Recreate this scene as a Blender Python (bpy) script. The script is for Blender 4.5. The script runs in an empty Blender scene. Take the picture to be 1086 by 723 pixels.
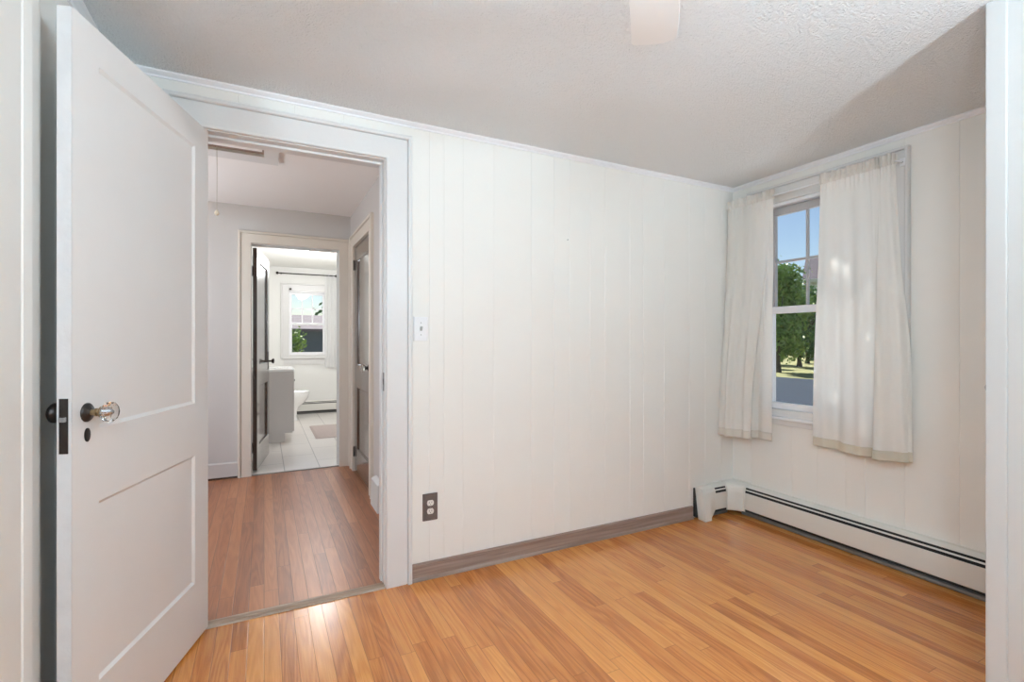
import bpy, bmesh, math, random
from mathutils import Vector, Matrix, noise
random.seed(7)
PI = math.pi
sc = bpy.context.scene
C = sc.collection

# ------------------------------------------------------------------ camera
cam_d = bpy.data.cameras.new('camera')
cam = bpy.data.objects.new('camera', cam_d)
C.objects.link(cam)
cam_d.sensor_width = 36.0
cam_d.lens = 518.0 / 1086.0 * 36.0
cam_d.clip_start = 0.02
cam.location = (0, 0, 1.2)
cam.rotation_euler = (math.radians(90), 0, -math.atan(263 / 518.0))
sc.camera = cam

# ------------------------------------------------------------------ view, sky, sun, lamps
sc.view_settings.view_transform = 'Standard'
sc.view_settings.look = 'None'
sc.view_settings.exposure = 0.20
sc.view_settings.gamma = 1.0
sc.view_settings.use_curve_mapping = False
try:
    sc.cycles.use_denoising = True
    sc.cycles.max_bounces = 10
    sc.cycles.diffuse_bounces = 6
    sc.cycles.glossy_bounces = 5
    sc.cycles.transparent_max_bounces = 12
    sc.cycles.sample_clamp_indirect = 6.0
    sc.cycles.caustics_reflective = False
    sc.cycles.caustics_refractive = False
except Exception:
    pass

SUN_TRAVEL = Vector((-0.40, -1.0, -0.87)).normalized()
w = bpy.data.worlds.new('sky')
sc.world = w
w.use_nodes = True
nt = w.node_tree
nt.nodes.clear()
wo = nt.nodes.new('ShaderNodeOutputWorld')
bg = nt.nodes.new('ShaderNodeBackground')
sky = nt.nodes.new('ShaderNodeTexSky')
sky.sky_type = 'NISHITA'
sky.sun_disc = False
sky.sun_elevation = math.radians(41)
sky.sun_rotation = math.atan2(0.40, 1.0)
sky.air_density = 1.0
sky.dust_density = 0.4
sky.ozone_density = 2.2
bg.inputs['Strength'].default_value = 0.095
nt.links.new(sky.outputs[0], bg.inputs['Color'])
nt.links.new(bg.outputs[0], wo.inputs['Surface'])

def light(name, kind, loc, energy, color=(1, 1, 1), **k):
    d = bpy.data.lights.new(name, kind)
    d.energy = energy
    d.color = color
    for a, v in k.items():
        setattr(d, a, v)
    o = bpy.data.objects.new(name, d)
    o.location = loc
    C.objects.link(o)
    return o
sun = light('sun', 'SUN', (4, 20, 15), 9.5, (1.0, 0.95, 0.88), angle=math.radians(0.6))
sun.rotation_euler = SUN_TRAVEL.to_track_quat('-Z', 'Y').to_euler()
# sky portals on the panes, so that the daylight through them is sampled well
def portal(loc, rot, sx, sy):
    p = light('window_portal', 'AREA', loc, 1.0, shape='RECTANGLE', size=sx, size_y=sy)
    p.rotation_euler = rot
    p.data.cycles.is_portal = True
    return p
portal((3.16, 1.79, 1.42), (0, math.radians(90), 0), 1.3, 0.7)
portal((0.64, 8.90, 1.5), (math.radians(-90), 0, 0), 0.6, 1.05)
portal((0.95, -1.36, 1.45), (math.radians(90), 0, 0), 1.5, 1.3)

FILL_GLOBE = 58.0      # opal globe fill lamp added unseen behind the camera
FILL_FAN = 8.0  # fill bulb added under the fan, out of view
FILL_UP = 205.0        # unseen uplight added to bounce fill off the ceiling      # fan light kit likewise added
FILL_HALL = 46.0  # unseen lamp added to fill the hall
BULB_BATH = 36.0

# ------------------------------------------------------------------ materials
MATS = {}
def new_mat(name):
    m = bpy.data.materials.new(name)
    m.use_nodes = True
    n = m.node_tree
    b = n.nodes.get('Principled BSDF')
    return m, n, b
def N(nt, t, **k):
    n = nt.nodes.new(t)
    for a, v in k.items():
        setattr(n, a, v)
    return n
def mat(name, col, rough=0.6, metal=0.0, var=0.03, scale=6.0, bump=0.0, bscale=60.0, coat=0.0, spec=0.5, sheen=0.0):
    if name in MATS:
        return MATS[name]
    m, n, b = new_mat(name)
    L = n.links.new
    tc = N(n, 'ShaderNodeTexCoord')
    ns = N(n, 'ShaderNodeTexNoise'); ns.inputs['Scale'].default_value = scale; ns.inputs['Detail'].default_value = 4
    L(tc.outputs['Object'], ns.inputs['Vector'])
    mx = N(n, 'ShaderNodeMix', data_type='RGBA')
    mx.inputs['A'].default_value = (*[c * (1 - var) for c in col], 1)
    mx.inputs['B'].default_value = (*[min(1, c * (1 + var)) for c in col], 1)
    L(ns.outputs['Fac'], mx.inputs['Factor'])
    L(mx.outputs['Result'], b.inputs['Base Color'])
    b.inputs['Roughness'].default_value = rough
    b.inputs['Metallic'].default_value = metal
    b.inputs['Specular IOR Level'].default_value = spec
    if coat:
        b.inputs['Coat Weight'].default_value = coat
        b.inputs['Coat Roughness'].default_value = 0.095
    if bump:
        n2 = N(n, 'ShaderNodeTexNoise'); n2.inputs['Scale'].default_value = bscale; n2.inputs['Detail'].default_value = 6
        L(tc.outputs['Object'], n2.inputs['Vector'])
        bp = N(n, 'ShaderNodeBump'); bp.inputs['Strength'].default_value = bump; bp.inputs['Distance'].default_value = 0.01
        L(n2.outputs['Fac'], bp.inputs['Height'])
        L(bp.outputs['Normal'], b.inputs['Normal'])
    MATS[name] = m
    return m

def math_node(n, op, a=None, b=None, c=None):
    x = N(n, 'ShaderNodeMath', operation=op)
    for i, v in enumerate((a, b, c)):
        if v is None: continue
        if isinstance(v, (int, float)): x.inputs[i].default_value = v
        else: n.links.new(v, x.inputs[i])
    return x.outputs[0]

def plank_mat(name, ramp, bw=0.058, blen=1.5, rough=0.24, seam=0.55, grain=0.5, tonevar=0.40, wear=0.0, wear_col=(0.5, 0.36, 0.28)):
    """oak strip floor, boards running along Y"""
    m, n, b = new_mat(name)
    L = n.links.new
    tc = N(n, 'ShaderNodeTexCoord')
    sp = N(n, 'ShaderNodeSeparateXYZ'); L(tc.outputs['Object'], sp.inputs[0])
    x, y = sp.outputs[0], sp.outputs[1]
    xs = math_node(n, 'DIVIDE', x, bw)
    col = math_node(n, 'FLOOR', xs)
    fx = math_node(n, 'FRACT', xs)
    wn = N(n, 'ShaderNodeTexWhiteNoise', noise_dimensions='1D'); L(col, wn.inputs['W'])
    ys = math_node(n, 'ADD', math_node(n, 'DIVIDE', y, blen), math_node(n, 'MULTIPLY', wn.outputs['Value'], 7.3))
    row = math_node(n, 'FLOOR', ys)
    fy = math_node(n, 'FRACT', ys)
    cb = N(n, 'ShaderNodeCombineXYZ'); L(col, cb.inputs[0]); L(row, cb.inputs[1])
    wn2 = N(n, 'ShaderNodeTexWhiteNoise', noise_dimensions='3D'); L(cb.outputs[0], wn2.inputs['Vector'])
    # cathedral grain: contour lines of a stretched noise
    off = math_node(n, 'MULTIPLY', wn2.outputs['Value'], 37.0)
    gx = math_node(n, 'ADD', math_node(n, 'MULTIPLY', x, 13.0), off)
    gy = math_node(n, 'MULTIPLY', y, 1.0)
    gv = N(n, 'ShaderNodeCombineXYZ'); L(gx, gv.inputs[0]); L(gy, gv.inputs[1]); L(off, gv.inputs[2])
    g1 = N(n, 'ShaderNodeTexNoise'); g1.inputs['Scale'].default_value = 1.0; g1.inputs['Detail'].default_value = 1.5; g1.inputs['Distortion'].default_value = 0.25
    L(gv.outputs[0], g1.inputs['Vector'])
    ring = math_node(n, 'SINE', math_node(n, 'MULTIPLY', g1.outputs['Fac'], 62.0))
    ring = math_node(n, 'MULTIPLY_ADD', ring, 0.5, 0.5)
    # fine pores
    fv = N(n, 'ShaderNodeCombineXYZ')
    L(math_node(n, 'MULTIPLY', x, 320.0), fv.inputs[0]); L(math_node(n, 'MULTIPLY', y, 9.0), fv.inputs[1]); L(off, fv.inputs[2])
    g2 = N(n, 'ShaderNodeTexNoise'); g2.inputs['Scale'].default_value = 1.0; g2.inputs['Detail'].default_value = 3
    L(fv.outputs[0], g2.inputs['Vector'])
    tone = math_node(n, 'ADD', math_node(n, 'MULTIPLY', wn2.outputs['Value'], tonevar),
                     math_node(n, 'ADD', math_node(n, 'MULTIPLY', ring, 0.15 * grain * 2), math_node(n, 'MULTIPLY', g2.outputs['Fac'], 0.40)))
    cr = N(n, 'ShaderNodeValToRGB')
    el = cr.color_ramp.elements
    el[0].position = 0.12; el[0].color = (*ramp[0], 1)
    el[1].position = 0.95; el[1].color = (*ramp[-1], 1)
    for i, c in enumerate(ramp[1:-1]):
        e = el.new(0.12 + 0.83 * (i + 1) / (len(ramp) - 1)); e.color = (*c, 1)
    L(tone, cr.inputs['Fac'])
    out = cr.outputs['Color']
    if wear:
        wv = N(n, 'ShaderNodeTexNoise'); wv.inputs['Scale'].default_value = 3.5; wv.inputs['Detail'].default_value = 8
        wv.inputs['Roughness'].default_value = 0.75
        L(tc.outputs['Object'], wv.inputs['Vector'])
        wr = N(n, 'ShaderNodeMapRange'); wr.inputs['From Min'].default_value = 0.38; wr.inputs['From Max'].default_value = 0.75
        wr.inputs['To Max'].default_value = wear
        L(wv.outputs['Fac'], wr.inputs['Value'])
        wm = N(n, 'ShaderNodeMix', data_type='RGBA'); wm.inputs['B'].default_value = (*wear_col, 1)
        L(wr.outputs[0], wm.inputs['Factor']); L(out, wm.inputs['A'])
        out = wm.outputs['Result']
    # seams
    ex = math_node(n, 'MINIMUM', fx, math_node(n, 'SUBTRACT', 1.0, fx))
    ey = math_node(n, 'MULTIPLY', math_node(n, 'MINIMUM', fy, math_node(n, 'SUBTRACT', 1.0, fy)), blen / bw)
    e = math_node(n, 'MINIMUM', ex, ey)
    sm = N(n, 'ShaderNodeMapRange'); sm.inputs['From Min'].default_value = 0.006; sm.inputs['From Max'].default_value = 0.028
    sm.inputs['To Min'].default_value = 1 - seam
    L(e, sm.inputs['Value'])
    mm = N(n, 'ShaderNodeMix', data_type='RGBA', blend_type='MULTIPLY'); mm.inputs['Factor'].default_value = 1
    cc = N(n, 'ShaderNodeCombineColor')
    for i in range(3): L(sm.outputs[0], cc.inputs[i])
    L(out, mm.inputs['A']); L(cc.outputs[0], mm.inputs['B'])
    L(mm.outputs['Result'], b.inputs['Base Color'])
    b.inputs['Coat Weight'].default_value = 0.35; b.inputs['Coat Roughness'].default_value = rough
    rn = N(n, 'ShaderNodeTexNoise'); rn.inputs['Scale'].default_value = 2.5; rn.inputs['Detail'].default_value = 2
    L(tc.outputs['Object'], rn.inputs['Vector'])
    rr = N(n, 'ShaderNodeMapRange'); rr.inputs['To Min'].default_value = rough - 0.02; rr.inputs['To Max'].default_value = rough + 0.06
    b.inputs['Roughness'].default_value = rough
    h = math_node(n, 'ADD', math_node(n, 'MULTIPLY', sm.outputs[0], 0.5), math_node(n, 'MULTIPLY', ring, 0.06))
    bp = N(n, 'ShaderNodeBump'); bp.inputs['Strength'].default_value = 0.35; bp.inputs['Distance'].default_value = 0.0025
    L(h, bp.inputs['Height']); L(bp.outputs['Normal'], b.inputs['Normal'])
    MATS[name] = m
    return m

def grain_mat(name, c1, c2, axis='X', rough=0.45, k=60, coat=0.0):
    m, n, b = new_mat(name)
    L = n.links.new
    tc = N(n, 'ShaderNodeTexCoord')
    mp = N(n, 'ShaderNodeMapping')
    s = {'X': (2.0, k, k), 'Y': (k, 2.0, k), 'Z': (k, k, 2.0)}[axis]
    mp.inputs['Scale'].default_value = s
    L(tc.outputs['Object'], mp.inputs[0])
    ns = N(n, 'ShaderNodeTexNoise'); ns.inputs['Scale'].default_value = 1; ns.inputs['Detail'].default_value = 5; ns.inputs['Distortion'].default_value = 0.6
    L(mp.outputs[0], ns.inputs['Vector'])
    cr = N(n, 'ShaderNodeValToRGB')
    cr.color_ramp.elements[0].position = 0.3; cr.color_ramp.elements[0].color = (*c1, 1)
    cr.color_ramp.elements[1].position = 0.7; cr.color_ramp.elements[1].color = (*c2, 1)
    L(ns.outputs['Fac'], cr.inputs[0]); L(cr.outputs[0], b.inputs['Base Color'])
    b.inputs['Roughness'].default_value = rough
    if coat:
        b.inputs['Coat Weight'].default_value = coat; b.inputs['Coat Roughness'].default_value = 0.1
    MATS[name] = m
    return m

def glass_mat(name, tint=(0.97, 0.98, 0.98), spec=0.045):
    m, n, b = new_mat(name)
    n.nodes.remove(b)
    L = n.links.new
    o = [x for x in n.nodes if x.type == 'OUTPUT_MATERIAL'][0]
    t = N(n, 'ShaderNodeBsdfTransparent'); t.inputs[0].default_value = (*tint, 1)
    g = N(n, 'ShaderNodeBsdfGlossy'); g.inputs['Roughness'].default_value = 0.02
    lw = N(n, 'ShaderNodeLayerWeight'); lw.inputs['Blend'].default_value = 0.5
    mx = N(n, 'ShaderNodeMixShader')
    L(math_node(n, 'MULTIPLY_ADD', math_node(n, 'POWER', lw.outputs['Facing'], 5.0), 0.5, 0.02), mx.inputs[0]); L(t.outputs[0], mx.inputs[1]); L(g.outputs[0], mx.inputs[2]); L(mx.outputs[0], o.inputs['Surface'])
    MATS[name] = m
    return m

def cloth_mat(name, col, trans=0.45):
    m, n, b = new_mat(name)
    L = n.links.new
    o = [x for x in n.nodes if x.type == 'OUTPUT_MATERIAL'][0]
    b.inputs['Base Color'].default_value = (*col, 1); b.inputs['Roughness'].default_value = 0.9
    b.inputs['Specular IOR Level'].default_value = 0.1
    tc = N(n, 'ShaderNodeTexCoord')
    mp = N(n, 'ShaderNodeMapping'); mp.inputs['Scale'].default_value = (200, 200, 900); L(tc.outputs['Object'], mp.inputs[0])
    ns = N(n, 'ShaderNodeTexNoise'); ns.inputs['Scale'].default_value = 1; ns.inputs['Detail'].default_value = 3; L(mp.outputs[0], ns.inputs['Vector'])
    bp = N(n, 'ShaderNodeBump'); bp.inputs['Strength'].default_value = 0.12; bp.inputs['Distance'].default_value = 0.002
    L(ns.outputs['Fac'], bp.inputs['Height']); L(bp.outputs[0], b.inputs['Normal'])
    t = N(n, 'ShaderNodeBsdfTranslucent'); t.inputs[0].default_value = (*col, 1)
    mx = N(n, 'ShaderNodeMixShader'); mx.inputs[0].default_value = trans
    L(b.outputs[0], mx.inputs[1]); L(t.outputs[0], mx.inputs[2]); L(mx.outputs[0], o.inputs['Surface'])
    MATS[name] = m
    return m

def lamp_mat(name, col, strength):
    m, n, b = new_mat(name)
    b.inputs['Base Color'].default_value = (0.9, 0.88, 0.84, 1)
    b.inputs['Emission Color'].default_value = (*col, 1); b.inputs['Emission Strength'].default_value = strength
    b.inputs['Roughness'].default_value = 0.3
    MATS[name] = m
    return m

def ceiling_mat(name):
    m, n, b = new_mat(name)
    L = n.links.new
    b.inputs['Base Color'].default_value = (0.83, 0.855, 0.872, 1); b.inputs['Roughness'].default_value = 0.9
    tc = N(n, 'ShaderNodeTexCoord')
    a = N(n, 'ShaderNodeTexNoise'); a.inputs['Scale'].default_value = 58; a.inputs['Detail'].default_value = 4; a.inputs['Distortion'].default_value = 1.6
    c = N(n, 'ShaderNodeTexNoise'); c.inputs['Scale'].default_value = 190; c.inputs['Detail'].default_value = 3; c.inputs['Distortion'].default_value = 0.6
    L(tc.outputs['Object'], a.inputs['Vector']); L(tc.outputs['Object'], c.inputs['Vector'])
    h = math_node(n, 'ADD', a.outputs['Fac'], math_node(n, 'MULTIPLY', c.outputs['Fac'], 0.45))
    bp = N(n, 'ShaderNodeBump'); bp.inputs['Strength'].default_value = 0.9; bp.inputs['Distance'].default_value = 0.011
    L(h, bp.inputs['Height']); L(bp.outputs[0], b.inputs['Normal'])
    MATS[name] = m
    return m

def tile_mat(name):
    m, n, b = new_mat(name)
    L = n.links.new
    tc = N(n, 'ShaderNodeTexCoord')
    br = N(n, 'ShaderNodeTexBrick')
    br.offset = 0.5
    br.inputs['Color1'].default_value = (0.74, 0.70, 0.67, 1); br.inputs['Color2'].default_value = (0.70, 0.665, 0.635, 1)
    br.inputs['Mortar'].default_value = (0.36, 0.34, 0.33, 1)
    br.inputs['Scale'].default_value = 1.0; br.inputs['Mortar Size'].default_value = 0.004
    br.inputs['Brick Width'].default_value = 0.61; br.inputs['Row Height'].default_value = 0.305
    mp = N(n, 'ShaderNodeMapping'); mp.inputs['Rotation'].default_value = (0, 0, PI / 2); mp.inputs['Location'].default_value = (0.1, 0.135, 0)
    L(tc.outputs['Object'], mp.inputs[0]); L(mp.outputs[0], br.inputs['Vector'])
    L(br.outputs['Color'], b.inputs['Base Color']); b.inputs['Roughness'].default_value = 0.28
    MATS[name] = m
    return m

M_wall = mat('cream painted panelling', (0.82, 0.805, 0.765), 0.55, var=0.015, bump=0.04, bscale=35)
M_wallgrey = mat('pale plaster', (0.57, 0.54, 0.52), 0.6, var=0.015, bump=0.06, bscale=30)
M_bathwall = mat('white plaster', (0.82, 0.815, 0.79), 0.6, var=0.01)
M_trim = mat('white gloss trim paint', (0.71, 0.70, 0.69), 0.35, var=0.015, bump=0.05, bscale=40)
M_trimcream = mat('cream hall trim paint', (0.70, 0.63, 0.55), 0.38, var=0.02)
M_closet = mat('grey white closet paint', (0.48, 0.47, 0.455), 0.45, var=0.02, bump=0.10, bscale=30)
M_door = mat('white door paint', (0.715, 0.695, 0.675), 0.42, var=0.02, bump=0.06, bscale=25)
M_dooredge = mat('scuffed door edge paint', (0.62, 0.605, 0.60), 0.5, var=0.10, scale=18, bump=0.2, bscale=40)
M_ceil = ceiling_mat('stippled ceiling')
M_ceilflat = mat('flat ceiling paint', (0.90, 0.875, 0.86), 0.7, var=0.01, bump=0.05, bscale=12)
M_floor = plank_mat('honey oak strip floor', [(0.27, 0.075, 0.014), (0.50, 0.170, 0.038), (0.64, 0.260, 0.065), (0.76, 0.38, 0.125)], rough=0.24, seam=0.55)
M_hallfloor = plank_mat('worn reddish oak floor', [(0.17, 0.048, 0.015), (0.32, 0.105, 0.036), (0.42, 0.16, 0.06), (0.52, 0.24, 0.12)], rough=0.36, seam=0.8, bw=0.062)
M_tile = tile_mat('pale floor tile')
M_base = grain_mat('grey brown oak baseboard', (0.19, 0.12, 0.09), (0.33, 0.24, 0.20), 'X', 0.45)
M_saddle = grain_mat('worn grey oak saddle', (0.22, 0.14, 0.09), (0.42, 0.31, 0.23), 'X', 0.5)
M_dark = grain_mat('dark varnished wood', (0.035, 0.018, 0.012), (0.075, 0.040, 0.026), 'Z', 0.22, 40, coat=0.8)
M_bronze = mat('blackened bronze', (0.035, 0.028, 0.025), 0.35, 0.7, var=0.3, scale=60)
M_brass = mat('aged brass', (0.32, 0.23, 0.13), 0.3, 0.9, var=0.2, scale=80)
M_steel = mat('bright latch steel', (0.55, 0.56, 0.60), 0.25, 1.0)
M_enamel = mat('cream enamel heater cover', (0.74, 0.72, 0.67), 0.4, var=0.01)
M_black = mat('black slot shadowed metal', (0.02, 0.02, 0.02), 0.6)
M_greymetal = mat('dull galvanised metal', (0.22, 0.21, 0.20), 0.45, 0.4, var=0.15, scale=12)
M_switch = mat('white switch plastic', (0.82, 0.82, 0.83), 0.35)
M_toggle = mat('grey toggle plastic', (0.42, 0.42, 0.40), 0.4)
M_brownplate = mat('brown outlet plate', (0.115, 0.085, 0.075), 0.4, var=0.2, scale=40)
M_ivory = mat('ivory receptacle plastic', (0.66, 0.62, 0.58), 0.4)
M_vinyl = mat('white vinyl sash', (0.84, 0.84, 0.86), 0.3)
M_greysash = mat('grey storm sash', (0.42, 0.41, 0.42), 0.4)
M_glass = glass_mat('window glass')
M_cloth = cloth_mat('ivory linen', (0.93, 0.915, 0.88), 0.42)
M_hem = cloth_mat('doubled linen hem', (0.72, 0.67, 0.57), 0.25)
M_sheer = cloth_mat('white sheer cloth', (0.90, 0.90, 0.90), 0.5)
M_porcelain = mat('white porcelain', (0.90, 0.90, 0.89), 0.12, var=0.005, coat=0.6)
M_vanity = mat('greige vanity paint', (0.64, 0.60, 0.58), 0.45, var=0.02)
M_mat = mat('dusty rose bath mat pile', (0.50, 0.42, 0.395), 0.95, var=0.08, scale=40, bump=0.6, bscale=400)
M_fan = mat('white fan blade', (0.82, 0.84, 0.85), 0.4)
M_cord = mat('off white cord', (0.50, 0.46, 0.40), 0.8)
M_brassbead = mat('ivory cord bead', (0.75, 0.68, 0.55), 0.4)

# clear crystal for door knobs
def crystal():
    m, n, b = new_mat('cut crystal')
    b.inputs['Base Color'].default_value = (0.95, 0.96, 0.95, 1)
    b.inputs['Roughness'].default_value = 0.02
    b.inputs['Transmission Weight'].default_value = 1.0
    b.inputs['IOR'].default_value = 1.5
    return m
M_crystal = crystal()

# ------------------------------------------------------------------ mesh helpers
class MB:
    def __init__(s): s.v = []; s.f = []
    def add(s, vs, fs):
        o = len(s.v); s.v += [tuple(v) for v in vs]; s.f += [tuple(i + o for i in f) for f in fs]; return s
    def box(s, x0, x1, y0, y1, z0, z1):
        x0, x1 = sorted((x0, x1)); y0, y1 = sorted((y0, y1)); z0, z1 = sorted((z0, z1))
        return s.add([(x0,y0,z0),(x1,y0,z0),(x1,y1,z0),(x0,y1,z0),(x0,y0,z1),(x1,y0,z1),(x1,y1,z1),(x0,y1,z1)],
                     [(0,3,2,1),(4,5,6,7),(0,1,5,4),(1,2,6,5),(2,3,7,6),(3,0,4,7)])
    def prism(s, poly, a, b, m=lambda p, t: (p[0], p[1], t)):
        n = len(poly)
        vs = [m(p, a) for p in poly] + [m(p, b) for p in poly]
        fs = [(i, (i+1) % n, n + (i+1) % n, n + i) for i in range(n)]
        fs += [tuple(range(n-1, -1, -1)), tuple(range(n, 2*n))]
        return s.add(vs, fs)
    def lathe(s, prof, n=32, m=lambda x, y, z: (x, y, z), sx=1, sy=1):
        """prof: (r, h); axis = local z"""
        vs = []; fs = []
        for r, h in prof:
            for k in range(n):
                a = 2*PI*k/n; vs.append(m(r*math.cos(a)*sx, r*math.sin(a)*sy, h))
        for i in range(len(prof)-1):
            for k in range(n):
                a = i*n+k; b = i*n+(k+1) % n
                fs.append((a, b, b+n, a+n))
        fs.append(tuple(range(n-1, -1, -1))); fs.append(tuple((len(prof)-1)*n+k for k in range(n)))
        return s.add(vs, fs)
    def tube(s, pts, r, n=10):
        pts = [Vector(p) for p in pts]; vs = []; fs = []
        rs = r if isinstance(r, (list, tuple)) else [r]*len(pts)
        up = None
        for i, p in enumerate(pts):
            d = (pts[min(i+1, len(pts)-1)] - pts[max(i-1, 0)]).normalized()
            if up is None: up = Vector((0,0,1)) if abs(d.z) < 0.9 else Vector((1,0,0))
            a = d.cross(up).normalized(); b = a.cross(d).normalized(); up = b
            for k in range(n):
                t = 2*PI*k/n; vs.append(p + (a*math.cos(t) + b*math.sin(t))*rs[i])
        for i in range(len(pts)-1):
            for k in range(n):
                q = i*n+k; w_ = i*n+(k+1) % n; fs.append((q, w_, w_+n, q+n))
        fs.append(tuple(range(n-1, -1, -1))); fs.append(tuple((len(pts)-1)*n+k for k in range(n)))
        return s.add(vs, fs)
    def grid(s, nu, nv, fn):
        vs = [fn(i/(nu-1), j/(nv-1)) for j in range(nv) for i in range(nu)]
        fs = [(j*nu+i, j*nu+i+1, (j+1)*nu+i+1, (j+1)*nu+i) for j in range(nv-1) for i in range(nu-1)]
        return s.add(vs, fs)
    def build(s, name, m, parent=None, bevel=0, smooth=False, angle=None, solid=0, seg=2):
        me = bpy.data.meshes.new(name); me.from_pydata(s.v, [], s.f); me.update()
        bm = bmesh.new(); bm.from_mesh(me); bmesh.ops.recalc_face_normals(bm, faces=bm.faces)
        bm.to_mesh(me); bm.free()
        me.materials.append(m)
        o = bpy.data.objects.new(name, me); C.objects.link(o)
        if parent: o.parent = parent
        if solid:
            md = o.modifiers.new('solid', 'SOLIDIFY'); md.thickness = solid; md.offset = 0
        if bevel:
            md = o.modifiers.new('bevel', 'BEVEL'); md.width = bevel; md.segments = seg; md.limit_method = 'ANGLE'; md.angle_limit = math.radians(40)
        if smooth:
            me.polygons.foreach_set('use_smooth', [True]*len(me.polygons))
            if angle:
                bm = bmesh.new(); bm.from_mesh(me)
                for e in bm.edges:
                    if len(e.link_faces) == 2 and e.calc_face_angle(0) > math.radians(angle): e.smooth = False
                bm.to_mesh(me); bm.free()
        return o

def tag(o, label=None, cat=None, group=None, kind=None):
    if label: o['label'] = label
    if cat: o['category'] = cat
    if group: o['group'] = group
    if kind: o['kind'] = kind
    return o
def thing(name, loc=(0,0,0), rz=0, label=None, cat=None, group=None, kind=None):
    o = bpy.data.objects.new(name, None); C.objects.link(o)
    o.empty_display_size = 0.1; o.location = loc; o.rotation_euler = (0, 0, rz)
    return tag(o, label, cat, group, kind)
def struct(mb, name, m, label, cat, **k):
    o = mb.build(name, m, **k); return tag(o, label, cat, kind='structure')

# plan mappings for walls seen from the room
def mY(Y):   # wall whose face is at y = Y, depth out of the wall towards -y
    return lambda s, d, z: (s, Y - d, z)
def mYn(Y):  # face towards +y
    return lambda s, d, z: (s, Y + d, z)
def mX(X):   # face at x = X, depth towards -x
    return lambda s, d, z: (X - d, s, z)
def mXn(X):
    return lambda s, d, z: (X + d, s, z)

def grooved(mb, s0, s1, z0, z1, thick, grooves, mp, gw=0.0018, gd=0.0017):
    """wall slab; front face (d = 0) with V grooves at the plank joints"""
    poly = [(s0, 0)]
    for g in sorted(grooves):
        if s0 + 0.01 < g < s1 - 0.01:
            poly += [(g-gw, 0), (g, -gd), (g+gw, 0)]
    poly += [(s1, 0), (s1, -thick), (s0, -thick)]
    mb.prism(poly, z0, z1, lambda p, t: mp(p[0], p[1], t))
    return mb

CASING = [(0,0),(0,.015),(.003,.018),(.010,.018),(.011,.0165),(.100,.0165),(.101,.012),(.104,.012),(.105,.025),(.109,.028),(.121,.028),(.126,.023),(.126,0)]
def casing(mb, s0, s1, z0, z1, mp, prof=CASING, bottom=False):
    """picture-frame moulding round an opening; s0<s1; mitred corners"""
    vs = []; n = len(prof)
    for wd, t in prof:
        if bottom:
            pts = [(s0-wd, z0-wd), (s0-wd, z1+wd), (s1+wd, z1+wd), (s1+wd, z0-wd)]
        else:
            pts = [(s0-wd, z0), (s0-wd, z1+wd), (s1+wd, z1+wd), (s1+wd, z0)]
        vs += [mp(p[0], t, p[1]) for p in pts]
    fs = []
    m = 4 if bottom else 3
    for i in range(n):
        j = (i+1) % n
        for k in range(m):
            k2 = (k+1) % 4
            fs.append((i*4+k, i*4+k2, j*4+k2, j*4+k))
    if not bottom:
        fs.append(tuple(i*4 for i in range(n))); fs.append(tuple(i*4+3 for i in range(n)))
    return mb.add(vs, fs)

def panel_leaf(mb, wd, z0, z1, t, panels, rec=0.007, slope=0.010):
    """door leaf: x 0..wd, y -t..0, recessed panels on both faces. panels: (x0,x1,z0,z1)"""
    xs = sorted({0, wd, *[p[0] for p in panels], *[p[1] for p in panels]})
    zs = sorted({z0, z1, *[p[2] for p in panels], *[p[3] for p in panels]})
    for y, sg in ((0, -1), (-t, 1)):
        for i in range(len(xs)-1):
            for j in range(len(zs)-1):
                a, b, c, d = xs[i], xs[i+1], zs[j], zs[j+1]
                q = [(a,y,c),(b,y,c),(b,y,d),(a,y,d)]
                if any(abs(a-p[0]) < 1e-6 and abs(b-p[1]) < 1e-6 and c >= p[2]-1e-6 and d <= p[3]+1e-6 for p in panels):
                    e = slope; yy = y + sg*rec; y2 = y + sg*0.003
                    st = 0.004
                    r1 = [(a+st,y2,c+st),(b-st,y2,c+st),(b-st,y2,d-st),(a+st,y2,d-st)]
                    r2 = [(a+e,yy,c+e),(b-e,yy,c+e),(b-e,yy,d-e),(a+e,yy,d-e)]
                    mb.add(q+r1+r2, [(k,(k+1)%4,4+(k+1)%4,4+k) for k in range(4)] + [(4+k,4+(k+1)%4,8+(k+1)%4,8+k) for k in range(4)] + [(8,9,10,11)])
                else:
                    mb.add(q, [(0,1,2,3)])
    mb.add([(0,0,z0),(0,-t,z0),(wd,-t,z0),(wd,0,z0),(0,0,z1),(0,-t,z1),(wd,-t,z1),(wd,0,z1)],
           [(0,1,2,3),(4,5,6,7),(0,1,5,4)])
    return mb

# ================================================================== THE ROOM SHELL
NY = 2.40      # door wall face
EX = 2.99      # window wall face
WX = -0.545    # left wall face
SY = -1.25     # wall behind the camera
RC = 2.285     # room ceiling
HC = 2.40      # hall and bath ceiling
OX0, OX1, OZ = -0.232, 0.524, 2.082   # door opening

fl = MB().box(WX-0.13, EX+0.10, SY-0.13, NY+0.02, -0.12, 0.0)
struct(fl, 'floor', M_floor, 'honey coloured oak strip floor of the empty bedroom', 'floor')
ce = MB().box(WX-0.13, EX+0.10, SY-0.13, NY, RC, RC+0.12)
struct(ce, 'ceiling', M_ceil, 'white stippled bedroom ceiling', 'ceiling')

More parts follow.
